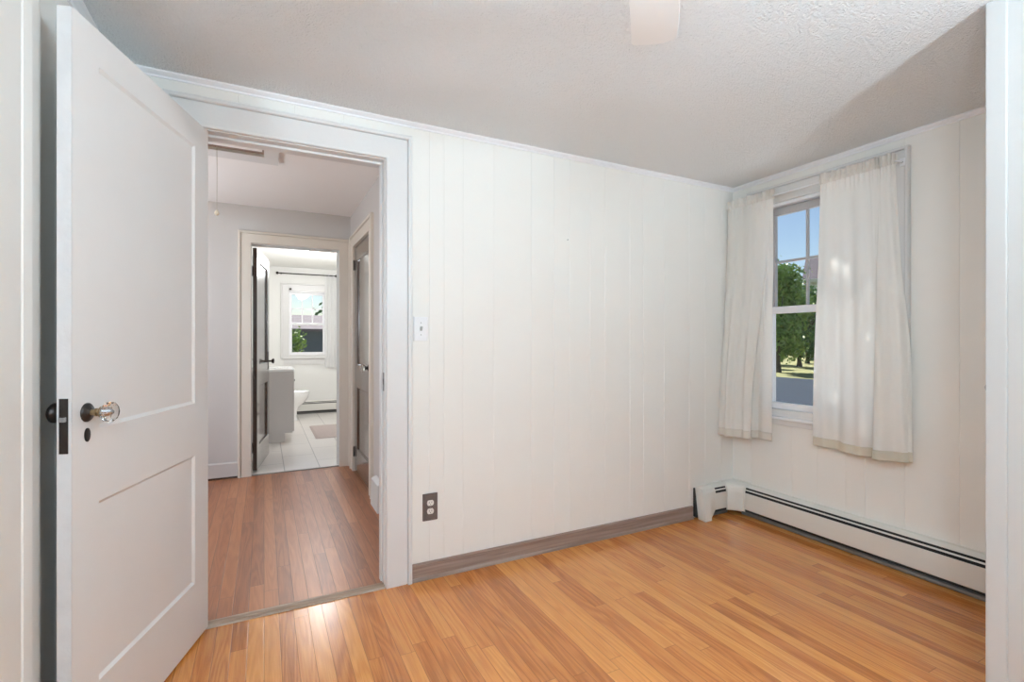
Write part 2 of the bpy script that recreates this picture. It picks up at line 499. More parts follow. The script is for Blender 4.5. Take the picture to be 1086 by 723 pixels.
gr_n = [0.746, 0.825, 0.929, 1.108, 1.34, 1.489, 1.598, 1.745, 1.855, 2.049, 2.16, 2.335, 2.562, 2.714, 2.872]
wn_ = MB()
grooved(wn_, WX-0.13, OX0-0.02, 0, RC, 0.13, [-0.45], mY(NY))
grooved(wn_, OX1+0.02, EX+0.10, 0, RC, 0.13, gr_n, mY(NY))
grooved(wn_, OX0-0.02, OX1+0.02, OZ+0.02, RC, 0.13, [-0.1, 0.12, 0.33], mY(NY))
wn_.box(WX-0.13, EX+0.10, NY+0.01, NY+0.13, RC, HC+0.1)
struct(wn_, 'wall_north', M_wall, 'cream grooved plank panelling wall pierced by the bedroom doorway', 'wall')

# window opening in the east wall
WY0, WY1, WZ0, WZ1 = 1.435, 2.155, 0.735, 2.10
gr_e = [2.25, 1.961, 1.80, 1.639, 1.537, 1.349, 1.122, 0.93]
we = MB()
grooved(we, SY-0.13, WY0, 0, RC, 0.10, gr_e, mX(EX))
grooved(we, WY1, NY, 0, RC, 0.10, [2.25], mX(EX))
grooved(we, WY0, WY1, 0, WZ0, 0.10, gr_e, mX(EX))
grooved(we, WY0, WY1, WZ1, RC, 0.10, gr_e, mX(EX))
struct(we, 'wall_east', M_wall, 'cream grooved panelling wall around the bedroom window', 'wall')

ww = MB(); grooved(ww, SY-0.13, NY, 0, RC, 0.13, [2.2, 2.02, 1.88, 1.74, 1.60, 1.45, 1.3], mXn(WX))
struct(ww, 'wall_west', M_wall, 'cream panelling wall behind the open white door', 'wall')
# wall behind the camera, with an unseen window added for daylight
sw0, sw1, sz0, sz1 = 0.2, 1.7, 0.8, 2.1
ws = MB()
grooved(ws, WX-0.13, sw0, 0, RC, 0.13, [-0.3, 0.0], mYn(SY)); grooved(ws, sw1, EX+0.10, 0, RC, 0.13, [2.0, 2.4, 2.7], mYn(SY))
grooved(ws, sw0, sw1, 0, sz0, 0.13, [0.5, 0.9, 1.3], mYn(SY)); grooved(ws, sw0, sw1, sz1, RC, 0.13, [0.5, 0.9], mYn(SY))
struct(ws, 'wall_south', M_wall, 'cream panelling wall behind the camera', 'wall')

# closet bump-out at the right edge of the picture
cl = MB()
cl.box(2.075, 2.17, SY, 0.705, 0, RC)
cl.box(2.17, 2.18, 0.60, 0.705, 0, RC); cl.box(2.18, 2.90, 0.60, 0.705, 2.06, RC); cl.box(2.90, EX, 0.60, 0.705, 0, RC)
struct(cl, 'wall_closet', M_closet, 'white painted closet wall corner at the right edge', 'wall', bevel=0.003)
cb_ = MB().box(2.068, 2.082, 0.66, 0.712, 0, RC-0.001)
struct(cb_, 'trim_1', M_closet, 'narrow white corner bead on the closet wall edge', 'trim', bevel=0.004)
# closet door facing the window side of the room
d4 = thing('door_4', (2.182, 0.70, 0), 0, 'white closet door beside the right wall corner, only its dark knob peeping out', 'door', kind='structure')
panel_leaf(MB(), 0.716, 0.012, 2.055, 0.035, [(0.11, 0.60, 0.25, 0.75), (0.11, 0.60, 0.95, 1.94)]).build('leaf', M_door, d4)
kn = MB().lathe([(0.022, 0), (0.022, 0.004), (0.009, 0.008), (0.009, 0.028), (0.018, 0.034), (0.026, 0.046), (0.024, 0.058), (0.010, 0.064)], 24, lambda x, y, z: (0.045+x, z, 1.04+y))
kn.build('knob', M_bronze, d4, smooth=True, angle=40)

# crown beads where walls meet the ceiling
def crown(name, pts, label, r=0.024, mat_=M_vinyl):
    # pts: plan polyline of the wall face, room on its left-hand side when walking
    prof = [(0,0),(r,0),(r,-0.006),(r*0.72,-0.012),(r*0.35,-r*0.72),(0.007,-r),(0,-r)]
    mb = MB()
    for (a, b) in zip(pts[:-1], pts[1:]):
        a = Vector(a); b = Vector(b); d = (b-a).normalized(); nrm = Vector((-d.y, d.x))
        vs = []
        for end in (a, b):
            for (o, h) in prof:
                p = end + nrm*o; vs.append((p.x, p.y, RC+h))
        n = len(prof)
        mb.add(vs, [(i, (i+1) % n, n+(i+1) % n, n+i) for i in range(n)] + [tuple(range(n)), tuple(range(2*n-1, n-1, -1))])
    return struct(mb, name, mat_, label, 'moulding')
crown('trim_2', [(EX, NY), (WX, NY)], 'thin white crown bead along the doorway wall')
crown('trim_3', [(EX, 0.71), (EX, NY)], 'thin white crown bead above the bedroom window')
crown('trim_4', [(WX, NY), (WX, SY)], 'thin white crown bead above the open white door', r=0.03)

# baseboard on the door wall: board, cap bead and shoe
bb = MB()
prof = [(0,0),(0.022,0),(0.021,0.008),(0.016,0.014),(0.012,0.016),(0.012,0.070),(0.015,0.073),(0.015,0.079),(0.008,0.084),(0,0.085)]
bb.prism(prof, OX1+0.130, 2.585, lambda p, t: (t, NY-p[0], p[1]))
struct(bb, 'baseboard_north', M_base, 'grey brown oak baseboard below the grooved wall', 'baseboard')
bw_ = MB(); bw_.prism(prof, NY-0.02, SY, lambda p, t: (WX+p[0], t, p[1]))
struct(bw_, 'baseboard_west', M_base, 'grey brown oak baseboard behind the open door', 'baseboard')

# closet casing board on the left wall
cw = MB().prism([(WX, 1.48), (WX+0.018, 1.48), (WX+0.018, 1.60), (WX+0.021, 1.605), (WX+0.026, 1.64), (WX+0.026, 1.68), (WX+0.023, 1.70), (WX+0.016, 1.715), (WX+0.006, 1.722), (WX, 1.724)], 0, 2.21)
struct(cw, 'trim_5', M_wall, 'flat white casing board at the far left edge of the picture', 'trim', bevel=0.006, seg=3)

# ------------------------------------------------------------------ bedroom doorway
tr = MB(); casing(tr, OX0-0.004, OX1+0.004, 0, OZ+0.004, mY(NY))
struct(tr, 'trim_6', M_trim, 'wide white casing with raised outer band around the bedroom doorway', 'door casing')
tr = MB(); casing(tr, OX0-0.004, OX1+0.004, 0, OZ+0.004, mYn(NY+0.13))
struct(tr, 'trim_7', M_trim, 'white casing on the hall side of the bedroom doorway', 'door casing')
jb = MB()
for (a, b) in ((OX0-0.0199, OX0), (OX1, OX1+0.0199)):
    jb.box(a, b, NY+0.0005, NY+0.1295, 0, OZ+0.0199)
jb.box(OX0, OX1, NY+0.0005, NY+0.1295, OZ, OZ+0.0199)
# stops
jb.box(OX0, OX0+0.011, NY+0.045, NY+0.08, 0.013, OZ-0.011); jb.box(OX1-0.011, OX1, NY+0.045, NY+0.08, 0.013, OZ-0.011); jb.box(OX0, OX1, NY+0.045, NY+0.08, OZ-0.011, OZ)
struct(jb, 'trim_8', M_trim, 'white jamb with raised stop lining the bedroom doorway', 'door jamb', bevel=0.0015)
stp = thing('strike_plate', (OX1, NY+0.026, 1.0), 0, 'small dull strike plate set in the right jamb of the bedroom doorway', 'strike plate')
MB().box(-0.0015, 0, -0.014, 0.014, -0.045, 0.045).build('plate', M_greymetal, stp, bevel=0.0006)
MB().box(-0.0022, -0.0012, -0.006, 0.006, -0.014, 0.014).build('latch_hole', M_black, stp)
sd = MB(); sd.prism([(NY-0.012, 0), (NY-0.008, 0.007), (NY+0.004, 0.012), (NY+0.030, 0.012), (NY+0.042, 0.008), (NY+0.046, 0)], OX0+0.001, OX1-0.0005, lambda p, t: (t, p[0], p[1]))
struct(sd, 'trim_9', M_saddle, 'worn grey oak saddle strip across the bedroom doorway floor', 'threshold')

# white bedroom door, swung open into the room
d1 = thing('door_1', (-0.208, 2.388, 0), math.radians(-108.0), 'white two panel door swung open at the left with crystal knob', 'door', kind='structure')
LW = 0.772
leaf = panel_leaf(MB(), LW, 0.012, 2.072, 0.035, [(0.112, 0.668, 0.245, 0.750), (0.112, 0.668, 0.955, 1.970)])
leaf.build('leaf', M_door, d1)
MB().box(LW-0.0002, LW+0.0006, -0.0345, -0.0005, 0.0125, 2.0715).build('edge_strip', M_dooredge, d1)
def knob_set(par, x, y0, sgn, z, glass, ):
    f = lambda a, b, h: (x+a, y0+sgn*h, z+b)
    MB().lathe([(0.026,0),(0.026,0.002),(0.022,0.006),(0.012,0.009),(0.010,0.012)], 32, f).build('rosette', M_bronze, par, smooth=True, angle=45)
    MB().lathe([(0.0085,0.010),(0.0085,0.020),(0.011,0.022),(0.011,0.025),(0.0085,0.027),(0.011,0.031),(0.0155,0.035),(0.0155,0.038)], 24, f).build('shank', M_brass if glass else M_bronze, par, smooth=True, angle=40)
    if glass:
        MB().lathe([(0.013,0.038),(0.020,0.042),(0.026,0.048),(0.0285,0.056),(0.027,0.063),(0.022,0.068),(0.010,0.0705)], 12, f).build('crystal_knob', M_crystal, par)
        MB().lathe([(0.006,0.0395),(0.009,0.048),(0.005,0.056)], 12, f).build('knob_core', M_steel, par, smooth=True)
    else:
        MB().lathe([(0.014,0.022),(0.022,0.030),(0.026,0.038),(0.026,0.044),(0.020,0.050),(0.008,0.052)], 24, f).build('knob', M_bronze, par, smooth=True, angle=50)
knob_set(d1, 0.716, 0.0, 1, 1.006, True)
f_ = lambda a, b, h: (0.716+a, -0.035-h, 1.006+b)
MB().lathe([(0.026,0),(0.026,0.003),(0.012,0.006),(0.010,0.022),(0.019,0.028),(0.027,0.037),(0.027,0.044),(0.021,0.050),(0.010,0.052)], 24, f_).build('back_knob', M_bronze, d1, smooth=True, angle=50)
MB().lathe([(0.011,0),(0.011,0.0025),(0.008,0.004)], 24, lambda a, b, h: (0.716+a, h, 0.945+b*1.7)).build('keyhole_cover', M_bronze, d1, smooth=True, angle=50)
MB().lathe([(0.0025,0.0040),(0.0025,0.0045)], 10, lambda a, b, h: (0.716+a, h, 0.948+b*1.2)).build('keyhole', M_black, d1)
MB().box(LW+0.0003, LW+0.0025, -0.0285, -0.0075, 0.906, 1.050).build('latch_plate', M_bronze, d1, bevel=0.0008)
MB().prism([(LW+0.002, -0.026), (LW+0.002, -0.010), (LW+0.013, -0.013), (LW+0.008, -0.026)], 0.990, 1.002).build('latch_bolt', M_steel, d1)

# ------------------------------------------------------------------ light switch, outlet, nail
t = thing('light_switch', (0.7025, NY, 1.261), 0, 'white toggle light switch beside the doorway casing', 'light switch')
MB().prism([(-0.0385,0),(-0.0385,0.003),(-0.033,0.007),(0.033,0.007),(0.0385,0.003),(0.0385,0)], -0.060, 0.060, lambda p, q: (p[0], -p[1], q)).build('plate', M_switch, t, bevel=0.002)
MB().box(-0.026, 0.026, -0.0085, -0.0065, -0.048, 0.048).build('inner_plate', M_switch, t, bevel=0.0008)
MB().prism([(0,-0.010),(0,0.010),(0.004,0.010),(0.014,0.012),(0.016,0.006),(0.005,-0.009)], -0.005, 0.005, lambda p, q: (q, -0.008-p[0], p[1])).build('toggle', M_toggle, t, bevel=0.001)
for zz in (-0.030, 0.030):
    MB().lathe([(0.0032,0),(0.0028,0.001)], 12, lambda a, b, h: (a, -0.0085-h, zz+b)).build('screw', M_toggle, t)
t = thing('wall_outlet', (0.7515, NY, 0.3595), 0, 'brown plated wall outlet with two pale receptacles above the baseboard', 'outlet')
MB().prism([(-0.0395,0),(-0.0395,0.003),(-0.034,0.0065),(0.034,0.0065),(0.0395,0.003),(0.0395,0)], -0.068, 0.068, lambda p, q: (p[0], -p[1], q)).build('plate', M_brownplate, t, bevel=0.0025)
for zz in (-0.021, 0.021):
    pts = []
    for k in range(28):
        a = 2*PI*k/28; pts.append((0.0175*math.cos(a), max(-0.0135, min(0.0135, 0.0175*math.sin(a)))))
    r = MB().prism(pts, 0.006, 0.009, lambda p, q: (p[0], -q, zz+p[1])).build('receptacle', M_ivory, t)
    for xx in (-0.0065, 0.0065):
        MB().box(xx-0.0011, xx+0.0011, -0.0094, -0.0088, zz-0.001, zz+0.007).build('slot', M_black, r)
    MB().lathe([(0.0022,0.0088),(0.0022,0.0094)], 10, lambda a, b, h: (a, -h, zz-0.007+b)).build('ground_hole', M_black, r)
MB().lathe([(0.0025,0.006),(0.0022,0.0078)], 12, lambda a, b, h: (a, -h, b)).build('screw', M_greymetal, t)
tag(MB().lathe([(0.0012,0),(0.0012,0.009),(0.003,0.009),(0.003,0.010)], 10, lambda a, b, h: (1.579+a, NY-h, 1.79+b)).build('nail', M_greymetal), 'tiny nail left in the middle of the cream doorway wall', 'nail')

# ------------------------------------------------------------------ bedroom window
w1 = thing('window_1', (EX, 1.795, WZ0), 0, 'white double hung bedroom window with six light upper sash between curtains', 'window', kind='structure')
def wpart(mb, name, m, **k):
    o = mb.build(name, m, w1, **k); o.matrix_parent_inverse = Matrix.Translation(Vector((EX, 1.795, WZ0))).inverted(); return o
# side/head jamb liners
j = MB()
j.box(EX+0.001, EX+0.099, WY0, WY0+0.018, WZ0, WZ1).box(EX+0.001, EX+0.099, WY1-0.018, WY1, WZ0, WZ1).box(EX+0.001, EX+0.099, WY0, WY1, WZ1-0.018, WZ1).box(EX+0.001, EX+0.099, WY0, WY1, WZ0, WZ0+0.02)
wpart(j, 'window_frame', M_vinyl, bevel=0.002)
k = MB(); casing(k, WY0, WY1, WZ0-0.04, WZ1, mX(EX), [(0,0),(0,.012),(.004,.017),(.050,.017),(.052,.013),(.056,.013),(.058,.019),(.092,.019),(.094,.014),(.097,.014),(.098,.027),(.102,.030),(.110,.030),(.114,.025),(.114,0)])
wpart(k, 'window_casing', M_trim)
k = MB().box(EX-0.040, EX+0.02, WY0-0.09, WY1+0.09, WZ0-0.040, WZ0-0.022)
wpart(k, 'window_stool', M_vinyl, bevel=0.004)
k = MB().box(EX-0.016, EX, WY0-0.07, WY1+0.07, WZ0-0.078, WZ0-0.040)
wpart(k, 'apron', M_trim, bevel=0.003)
k = MB().box(EX-0.012, EX+0.0, WY0, WY1, WZ0-0.022, WZ0+0.022)
wpart(k, 'sill_board', M_trim, bevel=0.002)
def sash(x0, x1, y0, y1, z0, z1, rb, rt, st, name, m):
    q = MB().box(x0, x1, y0, y0+st, z0, z1).box(x0, x1, y1-st, y1, z0, z1).box(x0, x1, y0+st, y1-st, z0, z0+rb).box(x0, x1, y0+st, y1-st, z1-rt, z1)
    return wpart(q, name, m, bevel=0.003)
ys0, ys1 = WY0+0.018, WY1-0.018
lo = sash(EX+0.016, EX+0.046, ys0, ys1, WZ0+0.022, 1.425, 0.042, 0.045, 0.030, 'lower_sash', M_vinyl)
up = sash(EX+0.049, EX+0.079, ys0, ys1, 1.385, WZ1-0.019, 0.040, 0.050, 0.026, 'upper_sash', M_greysash)
def subpart(mb, name, m, par, **kk):
    return mb.build(name, m, par, **kk)
subpart(MB().box(EX+0.029, EX+0.033, ys0+0.028, ys1-0.028, WZ0+0.06, 1.384), 'pane', M_glass, lo)
subpart(MB().box(EX+0.063, EX+0.067, ys0+0.024, ys1-0.024, 1.422, 2.033), 'pane', M_glass, up)
gw_ = (ys1-ys0-0.052)/3
mn = MB()
for i in (1, 2):
    yy = ys0+0.026+gw_*i; mn.box(EX+0.057, EX+0.073, yy-0.008, yy+0.008, 1.425, 2.031)
mn.box(EX+0.058, EX+0.072, ys0+0.026, ys1-0.026, 1.715, 1.731)
subpart(mn, 'muntin', M_greysash, up, bevel=0.002)
subpart(MB().box(EX+0.014, EX+0.048, 1.77, 1.82, 1.425, 1.436), 'sash_lock', M_brass, lo, bevel=0.003)

# unseen window added behind the camera for soft daylight
w3 = thing('window_3', (0.95, SY, sz0), 0, 'unseen white window added in the wall behind the camera for daylight', 'window', kind='structure')
q = MB().box(-0.75, 0.75, -0.12, -0.001, 0, 0.05).box(-0.75, 0.75, -0.12, -0.001, 1.25, 1.30).box(-0.75, -0.70, -0.12, -0.001, 0.05, 1.25).box(0.70, 0.75, -0.12, -0.001, 0.05, 1.25).box(-0.70, 0.70, -0.08, -0.05, 0.63, 0.67)
q.build('window_frame', M_vinyl, w3)
MB().box(-0.70, 0.70, -0.067, -0.063, 0.05, 1.25).build('pane', M_glass, w3)

# ------------------------------------------------------------------ curtains
RZ = 2.130; RX = 2.905
t = thing('curtain_rod', (RX, 1.8, RZ), 0, 'thin white curtain rod across the bedroom window top', 'curtain rod')
MB().tube([(0.075, 0.585, 0), (0.02, 0.585, 0), (0, 0.570, 0), (0, 0, 0), (0, -0.44, 0), (0.02, -0.455, 0), (0.055, -0.455, 0)], 0.005, 12).build('rod', M_vinyl, t, smooth=True)
for yy, xx in ((0.585, 0.078), (-0.455, 0.0565)):
    MB().box(xx-0.004, xx+0.006 if yy > 0 else xx, yy-0.012, yy+0.012, -0.02, 0.02).build('bracket', M_vinyl, t, bevel=0.001)

def smooth01(a): a = max(0, min(1, a)); return a*a*(3-2*a)
def lerp(a, b, t_): return a+(b-a)*t_
def pw(table, t_):
    for (a, va), (b, vb) in zip(table[:-1], table[1:]):
        if t_ <= b:
            k_ = (t_-a)/(b-a) if b > a else 0
            return tuple(lerp(p, q_, k_) for p, q_ in zip(va, vb))
    return table[-1][1]
def make_curtain(name, label, top, bot, zbot, folds, seed, ztop=RZ-0.014, hem=0.052, hem_mat=None, blend=lambda h: h, fold_amp=0.015):
    root = thing(name, (RX, (top[0][1][0]+top[-1][1][0])/2, RZ), 0, label, 'curtain', 'short ivory linen curtains of the bedroom window')
    inv = Matrix.Translation(root.location).inverted()
    def pos(u, z):
        h = smooth01((ztop - z)/(ztop-0.6)) * 0.35 + 0.65*max(0, (ztop-z)/(ztop-0.6))
        h2 = blend(h)
        y, x = [lerp(a, b, h2) for a, b in zip(pw(top, u), pw(bot, u))]
        amp = lerp(0.004, fold_amp, min(1, h*1.5))
        x += amp*math.sin(2*PI*folds*u + seed + 0.9*math.sin(3*h+seed)) + 0.5*amp*math.sin(2*PI*folds*2.3*u + 1.7*seed)
        x += 0.004*noise.noise(Vector((u*6, z*3, seed)))
        y += 0.003*noise.noise(Vector((u*4, z*2.5, seed+9)))
        # small gathers just under the rod
        gth = max(0, 1-(ztop-z)/0.10)
        x += 0.004*gth*math.sin(2*PI*folds*7.0*u)
        return (x, y, z)
    zb = lambda u: pw(zbot, u)[0]
    def body(u, v):
        z1_ = zb(u)+hem
        return pos(u, lerp(ztop, z1_, v))
    mb = MB(); mb.grid(130, 90, body)
    o = mb.build('fabric_panel', M_cloth, root, smooth=True); o.matrix_parent_inverse = inv
    mb = MB(); mb.grid(130, 8, lambda u, v: pos(u, lerp(zb(u)+hem, zb(u), v)))
    o = mb.build('hem', hem_mat or M_hem, root, smooth=True, solid=0.003); o.matrix_parent_inverse = inv
    # gathered heading round the rod with a frilled top edge
    def head(u, v):
        y, x = pw(top, u)
        z = lerp(ztop-0.004, RZ+0.040, v)
        fr = math.sin(2*PI*folds*6.4*u+seed) + 0.6*math.sin(2*PI*folds*11.1*u+2*seed)
        r = 0.0075 + 0.0035*math.sin(PI*min(1, v*1.6))
        z += 0.006*v*noise.noise(Vector((u*30, 0, seed))) * 2
        return (x - r - 0.0060*fr*(0.5+abs(v-0.35)), y+0.004*math.sin(2*PI*folds*5*u)*v, z)
    def head_back(u, v):
        p = head(u, v); y, x = pw(top, u)
        return (2*x - p[0]+0.001, p[1], p[2])
    mb = MB(); mb.grid(240, 12, head); mb.grid(240, 12, head_back)
    o = mb.build('heading_ruffle', M_hem2, root, smooth=True); o.matrix_parent_inverse = inv
    return root
M_hem2 = cloth_mat('gathered linen heading', (0.84, 0.81, 0.76), 0.25)

# left curtain: the leading edge folds back on itself towards the bottom
make_curtain('curtain', 'ivory linen curtain on the left, hanging into the room corner with a turned back edge',
    top=[(0, (2.376, RX)), (0.70, (2.075, RX)), (0.80, (2.055, RX)), (0.88, (2.045, RX)), (1, (2.030, RX))],
    bot=[(0, (2.385, 2.815)), (0.35, (2.28, 2.835)), (0.68, (2.150, 2.850)), (0.70, (2.146, 2.858)), (0.77, (2.185, 2.900)), (0.84, (2.165, 2.925)), (1, (2.052, 2.932))],
    zbot=[(0, (0.548,)), (0.7, (0.555,)), (0.8, (0.552,)), (1, (0.552,))], folds=2.6, seed=1.3, hem_mat=cloth_mat('light doubled hem', (0.84, 0.81, 0.75), 0.3),
    blend=lambda h: smooth01((h-0.05)/0.95)*0.6 + 0.4*h)
# right curtain: wide flat flap, then a deep fold hanging a little lower
make_curtain('curtain', 'ivory linen curtain on the right, bunched at its outer end with a deep fold',
    top=[(0, (1.735, RX)), (0.52, (1.470, RX)), (0.62, (1.435, RX-0.012)), (0.70, (1.425, RX+0.004)), (0.86, (1.375, RX-0.006)), (1, (1.350, RX))],
    bot=[(0, (1.768, 2.900)), (0.50, (1.432, 2.915)), (0.56, (1.405, 2.910)), (0.60, (1.440, 2.880)), (0.66, (1.432, 2.868)), (0.84, (1.300, 2.872)), (0.93, (1.272, 2.885)), (1, (1.290, 2.915))],
    zbot=[(0, (0.588,)), (0.30, (0.572,)), (0.55, (0.574,)), (0.62, (0.576,)), (1, (0.590,))], folds=2.9, seed=4.1,
    blend=lambda h: smooth01(h*1.4)*0.5 + 0.5*min(1, h))

# ------------------------------------------------------------------ baseboard heater wrapping the corner
HH = 0.215
def heater_profile_top():   # (d, z) hood
    return [(0,HH),(0.030,HH-0.001),(0.052,HH-0.012),(0.054,HH-0.016),(0.050,HH-0.017),(0.028,HH-0.006),(0.003,HH-0.006),(0.003,0.030),(0,0.030)]
hr = thing('baseboard_heater', (EX, NY, 0), 0, 'cream enamel baseboard heater wrapping the corner under the bedroom window', 'heater')
inv = Matrix.Translation((EX, NY, 0)).inverted()
def hp(mb, name, m, **kk):
    o = mb.build(name, m, hr, **kk); o.matrix_parent_inverse = inv; return o
HY0, HY1 = 0.712, NY-0.10
HXA, HXB = 2.66, EX-0.10
mpe = lambda p, t_: (EX-0.001-p[0], t_, p[1])
mpn = lambda p, t_: (t_, NY-0.001-p[0], p[1])
louver = [(0.0560,HH-0.0275),(0.0580,HH-0.0285),(0.0620,HH-0.0345),(0.0605,HH-0.0355),(0.0565,HH-0.030),(0.0545,HH-0.0285)]
front = [(0.0635,HH-0.050),(0.0660,HH-0.053),(0.0665,0.056),(0.0640,0.052),(0.058,0.050),(0.058,0.052),(0.0625,0.055),(0.0625,HH-0.052)]
core = [(0.006,0.035),(0.052,0.035),(0.052,HH-0.034),(0.028,HH-0.012),(0.006,HH-0.012)]
foot = [(0.004,0.0),(0.004,0.030),(0.022,0.030),(0.034,0.020),(0.036,0.006),(0.030,0.0)]
for mp_, a, b in ((mpe, HY0, HY1), (mpn, HXA, HXB)):
    hp(MB().prism(heater_profile_top(), a, b, mp_), 'hood', M_enamel)
    hp(MB().prism(louver, a, b, mp_), 'louver', M_enamel)
    hp(MB().prism(front, a, b, mp_), 'front_panel', M_enamel)
    hp(MB().prism(core, a, b, mp_), 'heating_element', M_black)
    hp(MB().prism(foot, a, b, mp_), 'return_pipe', M_greymetal)
# corner cover
def corner_shell(d0, z):
    # cover section follows the hood curve; plan: inside corner with a chamfer
    pass
cs = MB()
sec = [(0.0,HH+0.004),(0.032,HH+0.003),(0.056,HH-0.008),(0.066,HH-0.026),(0.0705,HH-0.05),(0.0715,0.042),(0.066,0.036)]
rows = []
for d_, z_ in sec:
    dd = d_
    a = (EX-0.002-dd, NY-0.155); b = (EX-0.002-dd-0.004, NY-0.125); c = (EX-0.125-0.004, NY-0.002-dd-0.004+0.0); e = (EX-0.155, NY-0.002-dd)
    # chamfered inside corner
    ca = (EX-0.002-dd, NY-0.120-0.3*dd); cb2 = (EX-0.120-0.3*dd, NY-0.002-dd)
    rows.append([(a[0], a[1], z_), (ca[0], ca[1], z_), (cb2[0], cb2[1], z_), (e[0], e[1], z_)])
vs = [p for r in rows for p in r]; n_ = 4
cs.add(vs, [(i*n_+k_, i*n_+k_+1, (i+1)*n_+k_+1, (i+1)*n_+k_) for i in range(len(rows)-1) for k_ in range(3)])
cs.add([(EX-0.002, NY-0.155, HH+0.004), (EX-0.002, NY-0.002, HH+0.004), (EX-0.155, NY-0.002, HH+0.004), rows[0][2], rows[0][1]], [(0,1,2,3,4)])
hp(cs, 'corner_cover', M_enamel, solid=0.002)
# end cap: a deeper box with rounded shoulder and a joining collar
cap = [(0.034,0.0),(0.006,HH-0.016),(0.020,HH+0.003),(0.046,HH+0.001),(0.064,HH-0.012),(0.077,HH-0.036),(0.084,HH-0.07),(0.098,0.0)]
hp(MB().prism(cap, 2.605, 2.668, mpn), 'end_cap', M_enamel, bevel=0.004, seg=3)
pa = [(0.004,0.010),(0.004,HH-0.004),(0.040,HH-0.001),(0.060,HH-0.014),(0.074,HH-0.038),(0.081,HH-0.07),(0.092,0.012),(0.080,0.010)]
pb = [(0.004,0.060),(0.004,HH+0.001),(0.036,HH+0.001),(0.056,HH-0.012),(0.066,HH-0.030),(0.070,HH-0.06),(0.070,0.062),(0.060,0.060)]
cm_ = MB(); n_ = len(pa)
cm_.add([mpn(p, 2.667) for p in pa] + [mpn(p, 2.700) for p in pa[:0]] + [mpn(p, 2.735) for p in pb], [(i, (i+1) % n_, n_+(i+1) % n_, n_+i) for i in range(n_)] + [tuple(range(n_)), tuple(range(2*n_-1, n_-1, -1))])
hp(cm_, 'collar', M_enamel, bevel=0.002)
hp(MB().prism([(0.002,0.012),(0.002,HH-0.01),(0.010,HH-0.01),(0.036,0.012)], 2.596, 2.6045, mpn), 'gap_shade', M_black)  # black wedge stands in for the shaded gap behind the cap

# ------------------------------------------------------------------ ceiling fan
FC = Vector((0.585, 0.625))
fan = thing('ceiling_fan', (FC.x, FC.y, RC), 0, 'white ceiling fan with one blade tip dipping into the picture top', 'ceiling fan')
MB().lathe([(0.06,0),(0.06,-0.02),(0.035,-0.045),(0.012,-0.05)], 32).build('canopy', M_fan, fan, smooth=True, angle=40)
MB().lathe([(0.011,-0.05),(0.011,-0.12)], 16).build('downrod', M_fan, fan, smooth=True, angle=40)
MB().lathe([(0.03,-0.11),(0.085,-0.13),(0.10,-0.16),(0.10,-0.20),(0.07,-0.235),(0.05,-0.24)], 40).build('motor_housing', M_fan, fan, smooth=True, angle=40)
ang0 = math.atan2(1.064, 1.0)
for k in range(5):
    a = ang0 + k*2*PI/5
    ca, sa = math.cos(a), math.sin(a); pitch = math.radians(10)
    def mp_b(l, wv, h):
        # l along the blade, wv across (+ = counter-clockwise), pitched
        x = l; y = wv*math.cos(pitch) - h*math.sin(pitch); z = -0.232 + wv*math.sin(pitch) + h*math.cos(pitch)
        return (x*ca - y*sa, x*sa + y*ca, z)
    out = [(0.17, -0.050), (0.20, -0.058), (0.50, -0.064), (0.560, -0.063), (0.578, -0.054), (0.590, -0.038), (0.600, -0.012), (0.606, 0.020), (0.608, 0.060), (0.602, 0.064), (0.20, 0.058), (0.17, 0.050)]
    MB().prism(out, -0.003, 0.003, lambda p, q: mp_b(p[0], p[1], q)).build('blade', M_fan, fan, bevel=0.001)
    MB().prism([(0.08, -0.012), (0.15, -0.02), (0.22, -0.04), (0.24, 0), (0.22, 0.04), (0.15, 0.02), (0.08, 0.012)], 0.0035, 0.008, lambda p, q: mp_b(p[0], p[1], q)).build('blade_iron', M_fan, fan)
MB().lathe([(0.05,-0.24),(0.075,-0.25),(0.08,-0.27)], 32).build('fill_light_fitter', M_fan, fan, smooth=True, angle=40)  # unseen light kit added to the fan for fill
gm = MB().lathe([(0.07,-0.27),(0.10,-0.30),(0.112,-0.33),(0.10,-0.365),(0.06,-0.39),(0.015,-0.398)], 40)
glb = gm.build('fill_light_globe', lamp_mat('fan fill globe', (1.0, 0.95, 0.88), 3.0), fan, smooth=True)
bl = light('fan_fill_bulb', 'POINT', (0, 0, -0.53), FILL_FAN, (0.69, 0.865, 1.0), shadow_soft_size=0.11)
bl.parent = fan

# ------------------------------------------------------------------ unseen uplighter added behind the camera for soft ceiling fill
fl_ = thing('fill_lamp', (1.25, -0.85, 0), 0, 'unseen, added tall white uplighter fill lamp standing behind the camera', 'fill lamp')
MB().lathe([(0.13,0),(0.13,0.012),(0.03,0.025),(0.012,0.03)], 32).build('base', M_trim, fl_, smooth=True, angle=40)
MB().lathe([(0.012,0.03),(0.012,1.66)], 16).build('pole', M_trim, fl_, smooth=True, angle=40)
MB().lathe([(0.012,1.66),(0.04,1.665),(0.12,1.71),(0.165,1.78),(0.160,1.78),(0.115,1.716),(0.04,1.674),(0.01,1.670)], 40).build('lamp_shade', M_trim, fl_, smooth=True)
lt = light('uplight_fill_bulb', 'POINT', (0, 0, 1.765), FILL_UP, (0.69, 0.865, 1.0), shadow_soft_size=0.07); lt.parent = fl_

